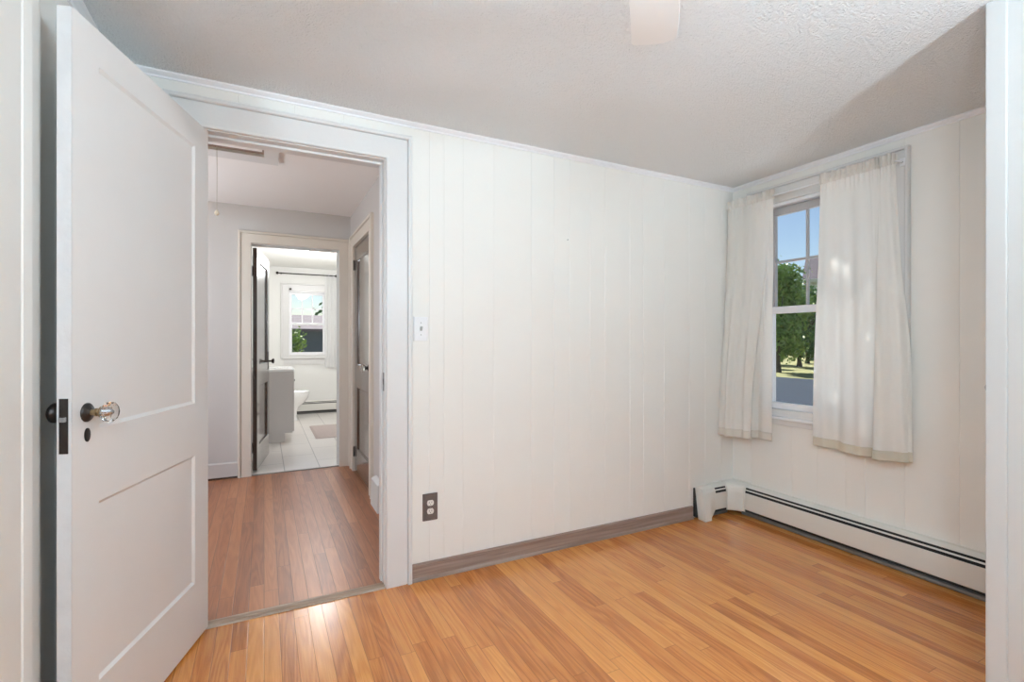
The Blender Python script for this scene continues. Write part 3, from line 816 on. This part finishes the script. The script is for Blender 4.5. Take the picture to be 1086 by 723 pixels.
gl_ = thing('fill_lamp', (-0.12, -0.42, 0), 0, 'slim fill lamp with an opal globe added unseen close behind the camera', 'fill lamp')  # unseen extra lamp, added to brighten the walls and curtains
MB().lathe([(0.12,0),(0.12,0.012),(0.03,0.02),(0.010,0.03)], 32).build('base', M_bronze, gl_, smooth=True, angle=40)
MB().lathe([(0.010,0.03),(0.010,1.42),(0.03,1.44),(0.03,1.46)], 16).build('pole', M_bronze, gl_, smooth=True, angle=40)
MB().lathe([(0.03,1.46)]+[(0.11*math.sin(a*PI/16), 1.565-0.11*math.cos(a*PI/16)) for a in range(2,16)]+[(0.004,1.674)], 32).build('fill_light_globe', lamp_mat('fill lamp opal globe', (1.0, 0.95, 0.88), 3.0), gl_, smooth=True)
lt = light('globe_fill_bulb', 'POINT', (0, 0, 1.80), FILL_GLOBE, (0.69, 0.865, 1.0), shadow_soft_size=0.11); lt.parent = gl_

# ================================================================== HALL
HY, BY = 4.92, 8.74
HXE = 0.745
hf = MB().box(-1.9, HXE+0.14, NY+0.0201, HY, -0.12, 0.0)
struct(hf, 'floor_hall', M_hallfloor, 'worn reddish oak strip floor of the hall', 'floor')
hc = MB().box(-1.9, HXE+0.14, NY+0.1301, HY+0.13, HC, HC+0.1)
struct(hc, 'ceiling_hall', M_ceilflat, 'smooth pale hall ceiling', 'ceiling')
BX0, BX1, BZ = -0.098, 0.640, 2.066
hn = MB().box(-1.9, BX0-0.02, HY, HY+0.13, 0, HC).box(BX1+0.02, 1.75, HY, HY+0.13, 0, HC).box(BX0-0.02, BX1+0.02, HY, HY+0.13, BZ+0.02, HC)
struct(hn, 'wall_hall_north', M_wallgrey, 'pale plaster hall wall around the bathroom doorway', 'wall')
DY0, DY1 = 3.905, 4.690
he = MB().box(HXE, HXE+0.13, NY+0.13, DY0-0.02, 0, HC).box(HXE, HXE+0.13, DY1+0.02, HY, 0, HC).box(HXE, HXE+0.13, DY0-0.02, DY1+0.02, 2.08, HC)
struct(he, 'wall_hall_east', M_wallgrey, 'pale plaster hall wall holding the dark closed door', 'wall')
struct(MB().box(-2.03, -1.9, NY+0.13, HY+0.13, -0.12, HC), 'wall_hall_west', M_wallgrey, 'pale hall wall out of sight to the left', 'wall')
# bath doorway
tr = MB(); casing(tr, BX0-0.004, BX1+0.002, 0, BZ+0.004, mY(HY), [(a*0.86 if a < .1 else a-.022, b) for a, b in CASING])
struct(tr, 'trim_10', M_trimcream, 'cream casing around the bathroom doorway at the hall end', 'door casing')
jb = MB().box(BX0-0.0199, BX0, HY+0.0005, HY+0.1295, 0, BZ+0.0199).box(BX1, BX1+0.0199, HY+0.0005, HY+0.1295, 0, BZ+0.0199).box(BX0, BX1, HY+0.0005, HY+0.1295, BZ, BZ+0.0199)
jb.box(BX1-0.011, BX1, HY+0.055, HY+0.09, 0.008, BZ-0.011).box(BX0, BX1, HY+0.055, HY+0.09, BZ-0.011, BZ)
struct(jb, 'trim_11', M_trim, 'white jamb lining the bathroom doorway', 'door jamb', bevel=0.0015)
struct(MB().box(BX0, BX1, HY+0.001, HY+0.022, 0.0, 0.006), 'trim_12', M_greymetal, 'thin dark metal strip between hall wood and bathroom tile', 'threshold')
hb = MB().prism([(0,0.018),(0.012,0.018),(0.012,0.130),(0.006,0.140),(0,0.141)], -1.89, BX0-0.110, lambda p, q: (q, HY-p[0], p[1]))
struct(hb, 'baseboard_hall', M_wallgrey, 'pale baseboard left of the bathroom doorway with a dark gap beneath', 'baseboard')
struct(MB().box(-1.89, BX0-0.110, HY-0.008, HY-0.0005, 0.0, 0.0178), 'trim_13', M_dark, 'dark strip painting the shaded gap under the pale hall baseboard', 'trim')  # dark colour stands in for shade in the gap below the board

def hinge(par, mp_, z, m=M_bronze):
    q = MB().tube([mp_(0, 0, z-0.042), mp_(0, 0, z+0.042)], 0.006, 12)
    q.tube([mp_(0, 0, z-0.048), mp_(0, 0, z-0.042)], 0.0045, 10).tube([mp_(0, 0, z+0.042), mp_(0, 0, z+0.048)], 0.0045, 10)
    q.build('hinge', m, par, smooth=True, angle=40)

# open dark bathroom door
ba = math.atan2(0.80, 0.115)
d2 = thing('door_2', (-0.057, HY+0.142, 0), ba, 'dark varnished bathroom door standing open, edge on, beyond the hall', 'door', kind='structure')
lf = MB(); panel_leaf(lf, 0.735, 0.012, 2.055, 0.035, [(0.11, 0.625, 0.22, 0.78), (0.11, 0.625, 0.98, 1.94)], rec=0.014, slope=0.005)
lf.v = [(x, y+0.035, z) for x, y, z in lf.v]
lf.build('leaf', M_dark, d2)
for z in (0.22, 1.84): hinge(d2, lambda a, b, c: (a-0.006, b+0.040, c), z)
f2 = lambda a, b, h: (0.67+a, -h, 0.99+b)
MB().box(0.650, 0.690, -0.003, 0.0, 0.90, 1.09).build('escutcheon', M_bronze, d2, bevel=0.001)
MB().lathe([(0.010,0.003),(0.009,0.030),(0.020,0.036),(0.026,0.046),(0.024,0.056),(0.008,0.060)], 24, f2).build('knob', M_bronze, d2, smooth=True, angle=50)

# dark closed door on the right wall of the hall
tr = MB(); casing(tr, DY0, DY1, 0, 2.064, lambda s, d, z: (HXE-d, s, z), [(a*0.9 if a < .1 else a-.012, b) for a, b in CASING])
struct(tr, 'trim_14', M_trimcream, 'cream casing around the dark closed hall door', 'door casing')
jb = MB().box(HXE+0.0005, HXE+0.1295, DY0-0.0199, DY0, 0, 2.0799).box(HXE+0.0005, HXE+0.1295, DY1, DY1+0.0199, 0, 2.0799).box(HXE+0.0005, HXE+0.1295, DY0, DY1, 2.064, 2.0799)
struct(jb, 'trim_15', M_trimcream, 'cream jamb lining the dark hall door', 'door jamb')
d3 = thing('door_3', (HXE+0.004, DY1-0.003, 0), -PI/2, 'dark varnished closed door on the right side of the hall', 'door', kind='structure')
lf = MB(); dl = DY1-DY0-0.006; panel_leaf(lf, dl, 0.012, 2.060, 0.035, [(0.115, dl-0.115, 0.22, 0.78), (0.115, dl-0.115, 0.98, 1.93)], rec=0.012)
lf.v = [(x, y+0.035, z) for x, y, z in lf.v]
# local +y points to +x world; visible face is local y = 0
lf.build('leaf', M_dark, d3)
for z in (0.18, 1.90): hinge(d3, lambda a, b, c: (a-0.002, b-0.008, c), z)
kx = dl-0.085
f3 = lambda a, b, h: (kx+a, -h, 0.985+b)
MB().lathe([(0.029,0),(0.029,0.006),(0.020,0.012),(0.012,0.018),(0.012,0.026),(0.018,0.030),(0.018,0.034)], 24, f3).build('rosette', M_bronze, d3, smooth=True, angle=40)
MB().lathe([(0.013,0.034),(0.026,0.040),(0.031,0.052),(0.029,0.062),(0.010,0.070)], 12, f3).build('crystal_knob', M_crystal, d3)
MB().lathe([(0.010,0),(0.010,0.003)], 20, lambda a, b, h: (kx+a, -h, 0.925+b*1.7)).build('keyhole_cover', M_bronze, d3)

# white register at the foot of the right hall wall
rg = thing('wall_register', (HXE, 3.565, 0), 0, 'small white air register box on the floor at the right hall wall', 'air register')
MB().prism([(0,0.0),(0,0.205),(-0.012,0.205),(-0.040,0.190),(-0.045,0.010),(-0.045,0.0)], -0.12, 0.12, lambda p, q: (p[0], q, p[1])).build('body', M_trim, rg, bevel=0.002)
g_ = MB()
for k in range(9):
    g_.box(-0.0462, -0.0445, -0.10, 0.10, 0.03+k*0.017, 0.036+k*0.017)
g_.build('grille', M_enamel, rg)

# attic hatch with pull cord
ah = thing('attic_hatch', (-0.45, 3.22, HC), 0, 'white framed attic hatch in the hall ceiling', 'attic hatch')
x0, x1, y0, y1 = -0.42, 0.535, -0.42, 0.425
tf, tr_ = 0.130, 0.085
MB().box(x0, x1, y1-tf, y1, -0.022, 0).box(x0, x1, y0, y0+tr_, -0.022, 0).box(x0, x0+tr_, y0+tr_, y1-tf, -0.022, 0).box(x1-tr_, x1, y0+tr_, y1-tf, -0.022, 0).build('frame', M_trim, ah, bevel=0.002)
MB().box(x0+tr_, x1-tr_, y0+tr_, y1-tf, -0.004, -0.0005).build('hatch_gap_sheet', M_base, ah)  # flat brown wood tone stands in for the dark open gap
MB().prism([(y0+tr_+0.01, -0.012), (y1-tf-0.085, -0.020), (y1-tf-0.085, -0.006), (y0+tr_+0.01, -0.005)], x0+tr_+0.01, x1-tr_-0.01, lambda p, q: (q, p[0], p[1])).build('hatch_panel', M_ceilflat, ah, bevel=0.001)
pc = thing('pull_cord', (-0.258, 3.49, HC-0.0045), 0, 'thin pull cord with an ivory bead hanging from the attic hatch', 'pull cord')
MB().tube([(0,0,0), (0.001,0,-0.15), (0,0,-0.395)], 0.0016, 8).build('cord', M_cord, pc)
MB().lathe([(0.003,-0.390),(0.008,-0.396),(0.0135,-0.410),(0.0125,-0.420),(0.005,-0.426)], 20).build('bead', M_brassbead, pc, smooth=True)

# unseen lamp added left of the doorway to brighten the hall
hl = thing('fill_lamp', (-1.45, 3.75, 0), 0, 'fill lamp with an opal globe added in the unseen left part of the hall', 'fill lamp')
MB().lathe([(0.12,0),(0.12,0.012),(0.03,0.02),(0.010,0.03)], 32).build('base', M_bronze, hl, smooth=True, angle=40)
MB().lathe([(0.010,0.03),(0.010,1.10),(0.03,1.12),(0.03,1.14)], 16).build('pole', M_bronze, hl, smooth=True, angle=40)
MB().lathe([(0.03,1.14)]+[(0.11*math.sin(a*PI/16), 1.245-0.11*math.cos(a*PI/16)) for a in range(2,16)]+[(0.004,1.354)], 32).build('fill_light_globe', lamp_mat('hall fill globe', (1, 0.93, 0.85), 3.0), hl, smooth=True)
lt = light('hall_fill_bulb', 'POINT', (0, 0, 1.48), FILL_HALL, (0.84, 0.91, 1.0), shadow_soft_size=0.1); lt.parent = hl

# ================================================================== BATHROOM
bx0, bx1 = -0.34, 1.62
struct(MB().box(-0.47, 1.75, HY+0.0001, BY+0.13, -0.12, 0.0), 'floor_bath', M_tile, 'pale tiled bathroom floor', 'floor')
struct(MB().box(-0.47, 1.75, HY+0.1301, BY+0.13, HC, HC+0.1), 'ceiling_bath', M_bathwall, 'white bathroom ceiling', 'ceiling')
bwx0, bwx1, bwz0, bwz1 = 0.365, 0.925, 0.955, 2.015
bn = MB().box(-0.47, bwx0, BY, BY+0.13, 0, HC).box(bwx1, 1.75, BY, BY+0.13, 0, HC).box(bwx0, bwx1, BY, BY+0.13, 0, bwz0).box(bwx0, bwx1, BY, BY+0.13, bwz1, HC)
struct(bn, 'wall_bath_north', M_bathwall, 'white bathroom wall around the far window', 'wall')
struct(MB().box(-0.47, bx0, HY+0.13, BY, 0, HC), 'wall_bath_west', M_bathwall, 'white bathroom wall behind the vanity', 'wall')
struct(MB().box(bx1, 1.75, HY+0.13, BY, 0, HC), 'wall_bath_east', M_bathwall, 'white bathroom wall out of sight to the right', 'wall')

w2 = thing('window_2', (0.645, BY, bwz0), 0, 'white double hung bathroom window seen through both doorways', 'window', kind='structure')
inv2 = Matrix.Translation((0.645, BY, bwz0)).inverted()
def w2p(mb, name, m, par=None, **kk):
    o = mb.build(name, m, par or w2, **kk)
    if not par: o.matrix_parent_inverse = inv2
    return o
q = MB().box(bwx0, bwx0+0.015, BY+0.001, BY+0.13, bwz0, bwz1).box(bwx1-0.015, bwx1, BY+0.001, BY+0.13, bwz0, bwz1).box(bwx0, bwx1, BY+0.001, BY+0.13, bwz1-0.015, bwz1).box(bwx0, bwx1, BY+0.001, BY+0.13, bwz0, bwz0+0.02)
w2p(q, 'window_frame', M_vinyl)
q = MB(); casing(q, bwx0, bwx1, bwz0-0.04, bwz1, mY(BY))
w2p(q, 'window_casing', M_trim)
w2p(MB().box(bwx0-0.10, bwx1+0.10, BY-0.04, BY+0.01, bwz0-0.045, bwz0-0.02), 'window_stool', M_trim, bevel=0.003)
w2p(MB().box(bwx0-0.08, bwx1+0.08, BY-0.016, BY, bwz0-0.14, bwz0-0.045), 'apron', M_trim)
w2p(MB().box(bwx0, bwx1, BY-0.01, BY+0.001, bwz0-0.02, bwz0+0.02), 'sill_board', M_trim)
def sash2(y0, y1, z0, z1, name, m):
    a, b = bwx0+0.015, bwx1-0.015
    return w2p(MB().box(a, a+0.028, y0, y1, z0, z1).box(b-0.028, b, y0, y1, z0, z1).box(a+0.028, b-0.028, y0, y1, z0, z0+0.04).box(a+0.028, b-0.028, y0, y1, z1-0.035, z1), name, m, bevel=0.002)
l2 = sash2(BY+0.03, BY+0.06, bwz0+0.02, 1.50, 'lower_sash', M_vinyl)
u2 = sash2(BY+0.065, BY+0.095, 1.465, bwz1-0.016, 'upper_sash', M_vinyl)
w2p(MB().box(bwx0+0.04, bwx1-0.04, BY+0.043, BY+0.047, bwz0+0.055, 1.466), 'pane', M_glass, l2)
w2p(MB().box(bwx0+0.04, bwx1-0.04, BY+0.078, BY+0.082, 1.50, bwz1-0.05), 'pane', M_glass, u2)
q = MB(); gx_ = (bwx1-bwx0-0.086)/3
for i in (1, 2): q.box(bwx0+0.043+gx_*i-0.009, bwx0+0.043+gx_*i+0.009, BY+0.072, BY+0.088, 1.50, bwz1-0.05)
q.box(bwx0+0.043, bwx1-0.043, BY+0.073, BY+0.087, 1.725, 1.743)
w2p(q, 'muntin', M_vinyl, u2)
w2p(MB().box(bwx0+0.0, bwx0+0.035, BY-0.035, BY-0.018, bwz1+0.015, bwz1+0.045), 'shade_bracket', M_bronze, bevel=0.002)

cr_ = thing('curtain_rod', (0.645, BY-0.06, 2.292), 0, 'dark curtain rod with a ball finial above the bathroom window', 'curtain rod')
MB().tube([(-0.44,0,0), (0.42,0,0)], 0.009, 12).build('rod', M_bronze, cr_, smooth=True, angle=40)
for s_ in (-1, 1):
    MB().lathe([(0.008,0),(0.020,0.008),(0.024,0.02),(0.018,0.036),(0.004,0.042)], 16, lambda a, b, h: (s_*(0.435+h) + (0 if s_ < 0 else -0.015), a, b)).build('finial', M_bronze, cr_, smooth=True)
    MB().box(s_*0.40-0.008, s_*0.40+0.008, 0.008, 0.0595, -0.012, 0.012).build('bracket', M_bronze, cr_)
sh = thing('curtain', (0.98, BY-0.06, 2.28), 0, 'sheer white curtain pushed to the right of the bathroom window', 'curtain')
mb = MB(); mb.grid(90, 20, lambda u, v: (lerp(-0.075, 0.12, u)+0.006*math.sin(u*9+v), 0.012*math.sin(u*2*PI*2.5)*(0.6+0.4*v), lerp(0.04, -1.52, v)))
mb.build('fabric_panel', M_sheer, sh, smooth=True)

# bathroom heater
bh = thing('baseboard_heater', (0.6, BY, 0), 0, 'cream baseboard heater low on the far bathroom wall', 'heater')
mpb = lambda p, q: (q, -0.001-p[0], p[1])
for nm, pr, m in (('hood', heater_profile_top(), M_enamel), ('louver', louver, M_enamel), ('front_panel', front, M_enamel), ('heating_element', core, M_black), ('return_pipe', foot, M_greymetal)):
    MB().prism(pr, -0.35, 1.0, mpb).build(nm, m, bh)

# vanity
va = thing('bathroom_vanity', (-0.02, 6.85, 0), 0, 'greige bathroom vanity cabinet with a pale countertop', 'vanity')
vx0, vx1, vy0, vy1 = -0.318, 0.325, -0.45, 0.45
MB().box(vx0, vx1, vy0, vy1, 0.105, 0.835).box(vx0, vx1-0.085, vy0+0.0005, vy1-0.0005, 0.0, 0.105).build('cabinet_body', M_vanity, va, bevel=0.002)
MB().box(vx0, vx1+0.020, vy0-0.008, vy1+0.008, 0.835, 0.862).build('countertop', M_porcelain, va, bevel=0.004)
MB().box(vx0, vx0+0.018, vy0, vy1, 0.862, 0.95).build('backsplash', M_porcelain, va, bevel=0.002)
for y_ in (-0.225, 0.225):
    dr = MB().box(vx1, vx1+0.018, y_-0.215, y_+0.215, 0.12, 0.82).build('door', M_vanity, va, bevel=0.003)
    MB().lathe([(0.006,0),(0.006,0.014),(0.013,0.020),(0.010,0.027)], 16, lambda a, b, h: (vx1+0.018+h, (y_ + (0.18 if y_ < 0 else -0.18))+a, 0.70+b)).build('knob', M_bronze, dr, smooth=True, angle=40)
bs = MB().lathe([(0.19,0.002),(0.185,0.004),(0.15,0.006),(0.02,0.003)], 32, lambda a, b, h: (0.03+a*0.8, b, 0.862+h)); bs.build('basin_rim', M_porcelain, va, smooth=True, angle=40)
fc = MB().tube([(-0.2,0,0.862),(-0.2,0,0.95),(-0.18,0,0.985),(-0.14,0,0.99),(-0.10,0,0.965)], 0.011, 12); fc.build('faucet', M_steel, va, smooth=True)

# toilet facing +x
to = thing('toilet', (0.12, 8.06, 0), 0, 'white porcelain toilet standing beyond the vanity', 'toilet')
def oval(L0, L1, wd, z, n=36, sq=1.0):
    pts = []
    for k in range(n):
        a = 2*PI*k/n; c, s_ = math.cos(a), math.sin(a)
        cx_ = (L0+L1)/2; rx = (L1-L0)/2
        pts.append((cx_+rx*c, wd/2*s_*(1.0 if c > 0 else 1.06), z))
    return pts
secs = [oval(-0.10,0.335,0.25,0.0), oval(-0.10,0.340,0.25,0.015), oval(-0.08,0.325,0.21,0.05), oval(-0.06,0.325,0.20,0.15), oval(-0.06,0.355,0.23,0.21), oval(-0.06,0.430,0.30,0.27), oval(-0.07,0.478,0.350,0.34), oval(-0.07,0.492,0.368,0.385), oval(-0.07,0.492,0.368,0.405)]
mb = MB(); n_ = 36
mb.add([p for s_ in secs for p in s_], [(i*n_+k_, i*n_+(k_+1) % n_, (i+1)*n_+(k_+1) % n_, (i+1)*n_+k_) for i in range(len(secs)-1) for k_ in range(n_)] + [tuple(range(n_)), tuple((len(secs)-1)*n_+k_ for k_ in range(n_))])
mb.build('bowl', M_porcelain, to, smooth=True, angle=50)
for nm, z0_, z1_, a, b in (('seat', 0.406, 0.424, -0.06, 0.495), ('lid', 0.425, 0.445, -0.06, 0.497)):
    p0 = oval(a, b, 0.372, z0_); p1 = oval(a, b, 0.372, z1_-0.004); p2 = oval(a+0.008, b-0.008, 0.356, z1_)
    mb = MB(); mb.add(p0+p1+p2, [(i*n_+k_, i*n_+(k_+1) % n_, (i+1)*n_+(k_+1) % n_, (i+1)*n_+k_) for i in range(2) for k_ in range(n_)] + [tuple(range(n_)), tuple(2*n_+k_ for k_ in range(n_))])
    mb.build(nm, M_porcelain, to, smooth=True, angle=40)
MB().box(-0.30, -0.10, -0.22, 0.22, 0.38, 0.74).build('tank', M_porcelain, to, bevel=0.02, seg=4)
MB().box(-0.31, -0.09, -0.23, 0.23, 0.741, 0.775).build('tank_lid', M_porcelain, to, bevel=0.008)
MB().box(-0.28, -0.06, -0.12, 0.12, 0.0, 0.379).build('trapway', M_porcelain, to, bevel=0.03, seg=4)

bm_ = thing('bath_mat', (0.98, 6.93, 0), 0, 'dusty rose bath mat lying on the bathroom tiles', 'bath mat')
def mat_pt(u, v):
    x = lerp(-0.415, 0.40, u); y = lerp(-0.50, 0.47, v)
    e = min(u, 1-u, v, 1-v)
    return (x, y, 0.0025 + 0.011*smooth01(e/0.03) + 0.002*noise.noise(Vector((x*30, y*30, 0))))
mb = MB(); mb.grid(60, 60, mat_pt); mb.build('pile', M_mat, bm_, smooth=True)
MB().box(-0.414, 0.399, -0.499, 0.469, 0.0002, 0.003).build('backing', M_mat, bm_)

lb = thing('ceiling_lamp', (0.69, 6.95, HC), 0, 'round glowing flush lamp on the bathroom ceiling', 'ceiling light')
MB().lathe([(0.155,0),(0.155,-0.014)], 40).build('base', M_trim, lb)
MB().lathe([(0.150,-0.014),(0.155,-0.03),(0.135,-0.055),(0.08,-0.075),(0.02,-0.082)], 40).build('glass_shade', lamp_mat('lit bath shade', (1, 0.90, 0.76), 1.1), lb, smooth=True)
lt = light('bath_bulb', 'POINT', (0, 0, -0.25), BULB_BATH, (0.98, 0.99, 1.0), shadow_soft_size=0.12); lt.parent = lb

# ================================================================== OUTSIDE
GZ = -0.6
M_grass = mat('dry summer grass', (0.27, 0.27, 0.10), 0.9, var=0.35, scale=1.3, bump=0.3, bscale=20)
M_asphalt = mat('blue grey asphalt', (0.045, 0.06, 0.085), 0.9, var=0.12, scale=2.0, bump=0.2, bscale=30, spec=0.05)
M_bark = mat('grey bark', (0.10, 0.085, 0.07), 0.9, var=0.3, scale=12, bump=0.5, bscale=20)
M_leafA = mat('mid green leaves', (0.27, 0.40, 0.11), 0.6, var=0.45, scale=0.9)
M_leafB = mat('dark green leaves', (0.15, 0.27, 0.10), 0.6, var=0.4, scale=0.9)
M_siding = mat('white siding', (0.70, 0.70, 0.72), 0.6, var=0.03)
M_roof = mat('slate purple shingles', (0.17, 0.14, 0.17), 0.85, var=0.3, scale=5)
M_shed = mat('blue grey boards', (0.13, 0.155, 0.19), 0.7, var=0.12, scale=3)
struct(MB().box(-60, 80, -60, 80, GZ-0.3, GZ-0.02), 'ground', M_grass, 'dry green lawn outside the windows', 'ground')
struct(MB().box(9.0, 23.0, -40, 60, GZ-0.02, GZ), 'road', M_asphalt, 'blue grey asphalt road outside the bedroom window', 'road')

M_bounce = mat('pale bounce concrete', (0.78, 0.77, 0.75), 0.85, var=0.05, scale=3.0, bump=0.2, bscale=40)
struct(MB().box(3.3, 8.98, -15, 30, GZ-0.02, GZ+0.005), 'bounce_apron', M_bounce, 'unseen pale apron added below the bedroom window to bounce sunlight in', 'bounce_apron')  # unseen slab, added to reflect sun onto the curtains and ceiling

def leaf_crown(mb, c, rad, n, size, rnd):
    for _ in range(n):
        while True:
            p = Vector((rnd.uniform(-1,1), rnd.uniform(-1,1), rnd.uniform(-1,1)))
            if 0.25 < p.length < 1: break
        p = p * (0.55 + 0.45*rnd.random())
        k_ = 0.75 + 0.5*noise.noise(p*2.3 + Vector((c[0], c[1], 0)))
        q_ = Vector((c[0]+p.x*rad[0]*k_*1.2, c[1]+p.y*rad[1]*k_*1.2, c[2]+p.z*rad[2]*k_*1.2))
        a = Vector((rnd.gauss(0,1), rnd.gauss(0,1), rnd.gauss(0,1))).normalized(); b = a.orthogonal().normalized()
        s_ = size*rnd.uniform(0.6, 1.3)
        m_ = a.cross(b)
        mb.add([q_-b*s_, q_+m_*s_*0.45, q_+b*s_, q_-m_*s_*0.45], [(0,1,2,3)])
def tree(x, y, h, r, label, m, seed, n=2600, size=0.13, trunk=0.16, low=0.28, group='trees outside the bedroom window'):
    rnd = random.Random(seed)
    o = thing('tree', (x, y, GZ-0.02), 0, label, 'tree', group)
    th = h*low
    tb = MB(); tb.tube([(0,0,0),(0.05,0.02,th*0.6),(0,0,th),(0.05,0,h*0.75)], [trunk*1.25, trunk, trunk*0.85, trunk*0.2], 10)
    for k in range(5):
        a = rnd.uniform(0, 2*PI); tb.tube([(0,0,th*rnd.uniform(0.8,1.3)), (math.cos(a)*r*0.35, math.sin(a)*r*0.35, h*0.5), (math.cos(a)*r*0.6, math.sin(a)*r*0.6, h*0.65)], [trunk*0.5, trunk*0.3, trunk*0.1], 8)
    tb.build('trunk', M_bark, o, smooth=True)
    cm = MB()
    for k in range(9):
        a = rnd.uniform(0, 2*PI); rr = r*rnd.uniform(0.0, 0.6)
        zc = lerp(th+0.12*h, h*0.86, (k+0.5)/9)
        leaf_crown(cm, (math.cos(a)*rr, math.sin(a)*rr, zc), (r*0.62, r*0.62, h*0.17), n//9, size, rnd)
    cm.build('foliage', m, o)
    return o
tree(26.6, 18.3, 6.6, 2.2, 'bushy sunlit tree at the left of the bedroom window view', M_leafA, 3, 11000, low=0.08)
tree(33.6, 21.5, 6.0, 2.3, 'dark green tree behind the lawn, middle of the bedroom window view', M_leafB, 5, 10000, low=0.06)
tree(32.2, 19.6-2.6, 5.4, 1.9, 'green tree with a bare trunk at the right of the bedroom window view', M_leafA, 8, 8000, low=0.30, trunk=0.2)
tree(36.0, 29.5, 7.5, 3.0, 'dark tree outside, left of the bushy sunlit one', M_leafB, 11, 5000, low=0.08)
tree(33.0, 10.0, 6.5, 2.8, 'mid green tree across the road in front of the white house', M_leafA, 13, 6000, low=0.1)
tree(39.5, 24.6, 6.0, 2.6, 'dark tree farthest back behind the lawn', M_leafB, 17, 8000, low=0.05)

tree(4.8, 6.3, 7.6, 1.7, 'leafy tree close outside, left of the bedroom window, dappling the right curtain with sun', M_leafA, 31, 2300, size=0.11, low=0.36, group='trees outside the bedroom window')
for i_, (x_, y_, lab) in enumerate([(29.6, 21.2, 'low green shrub at the left of the lawn, under the bushy sunlit tree'), (37.6, 21.6, 'low dark shrub in the middle behind the lawn'), (34.6, 24.2, 'low shrub beyond the left tree trunk'), (36.0, 17.8, 'low green shrub at the right behind the bare trunk')]):
    rnd = random.Random(40+i_)
    o_ = thing('shrub', (x_, y_, GZ-0.02), 0, lab, 'shrub', 'shrubs behind the lawn')
    st_ = MB()
    for k in range(4): st_.tube([(0,0,0), (math.cos(k*1.6)*0.3, math.sin(k*1.6)*0.3, 0.9)], [0.04, 0.015], 6)
    st_.build('stem', M_bark, o_)
    c_ = MB(); leaf_crown(c_, (0, 0, 0.95), (1.1, 1.3, 0.85), 2600, 0.10, rnd); c_.build('foliage', M_leafB if i_ % 2 else M_leafA, o_)

ho = thing('house', (50.9, 25.5, GZ), math.radians(-62), 'white sided neighbour house with a slate purple roof', 'house')
hw, hd, hh = 5.0, 4.0, 7.6
hb_ = MB().box(-hw, hw, -hd, hd, 0, hh)
hb_.build('wall', M_siding, ho)
MB().prism([(-hd-0.4, hh-0.1), (0, hh+2.6), (hd+0.4, hh-0.1), (hd+0.4, hh-0.3), (-hd-0.4, hh-0.3)], -hw-0.4, hw+0.4, lambda p, q: (q, p[0], p[1])).build('roof', M_roof, ho)
MB().box(-hw-0.45, hw+0.45, -hd-0.55, -hd-0.42, hh-0.42, hh-0.12).build('gutter', M_siding, ho)
MB().tube([(-hw+0.3, -hd-0.15, hh-0.4), (-hw+0.3, -hd-0.1, 0)], 0.08, 8).build('downspout', M_siding, ho)
for x_ in (-3, 0, 3):
    fr_ = MB().box(x_-0.6, x_+0.6, -hd-0.05, -hd+0.02, 3.6, 5.2).build('window', M_vinyl, ho)
    MB().box(x_-0.5, x_+0.5, -hd-0.07, -hd-0.04, 3.7, 5.1).build('pane', M_shed, fr_)

# behind the bathroom window
sdh = thing('garage', (2.0, 22.0, GZ), 0, 'blue grey boarded garage behind the bathroom window', 'garage')
MB().box(-5.0, 5.0, 0, 5.0, 0, 2.35).build('wall', M_shed, sdh)
MB().prism([(-0.35, 2.3), (2.5, 3.0), (5.35, 2.3), (5.35, 2.2), (-0.35, 2.2)], -5.3, 5.3, lambda p, q: (q, p[0], p[1])).build('roof', M_roof, sdh)
tree(1.0, 18.5, 2.5, 0.45, 'slender young tree standing before the blue grey garage', M_leafA, 21, 380, size=0.08, trunk=0.04, low=0.3, group='trees behind the bathroom')
tree(-1.5, 29.5, 5.6, 2.2, 'dark tree behind the garage, left of its ridge', M_leafB, 23, 1600, size=0.2, group='trees behind the bathroom')
tree(4.2, 30.0, 5.2, 2.4, 'dark tree behind the garage, right of its ridge', M_leafB, 24, 1600, size=0.2, group='trees behind the bathroom')
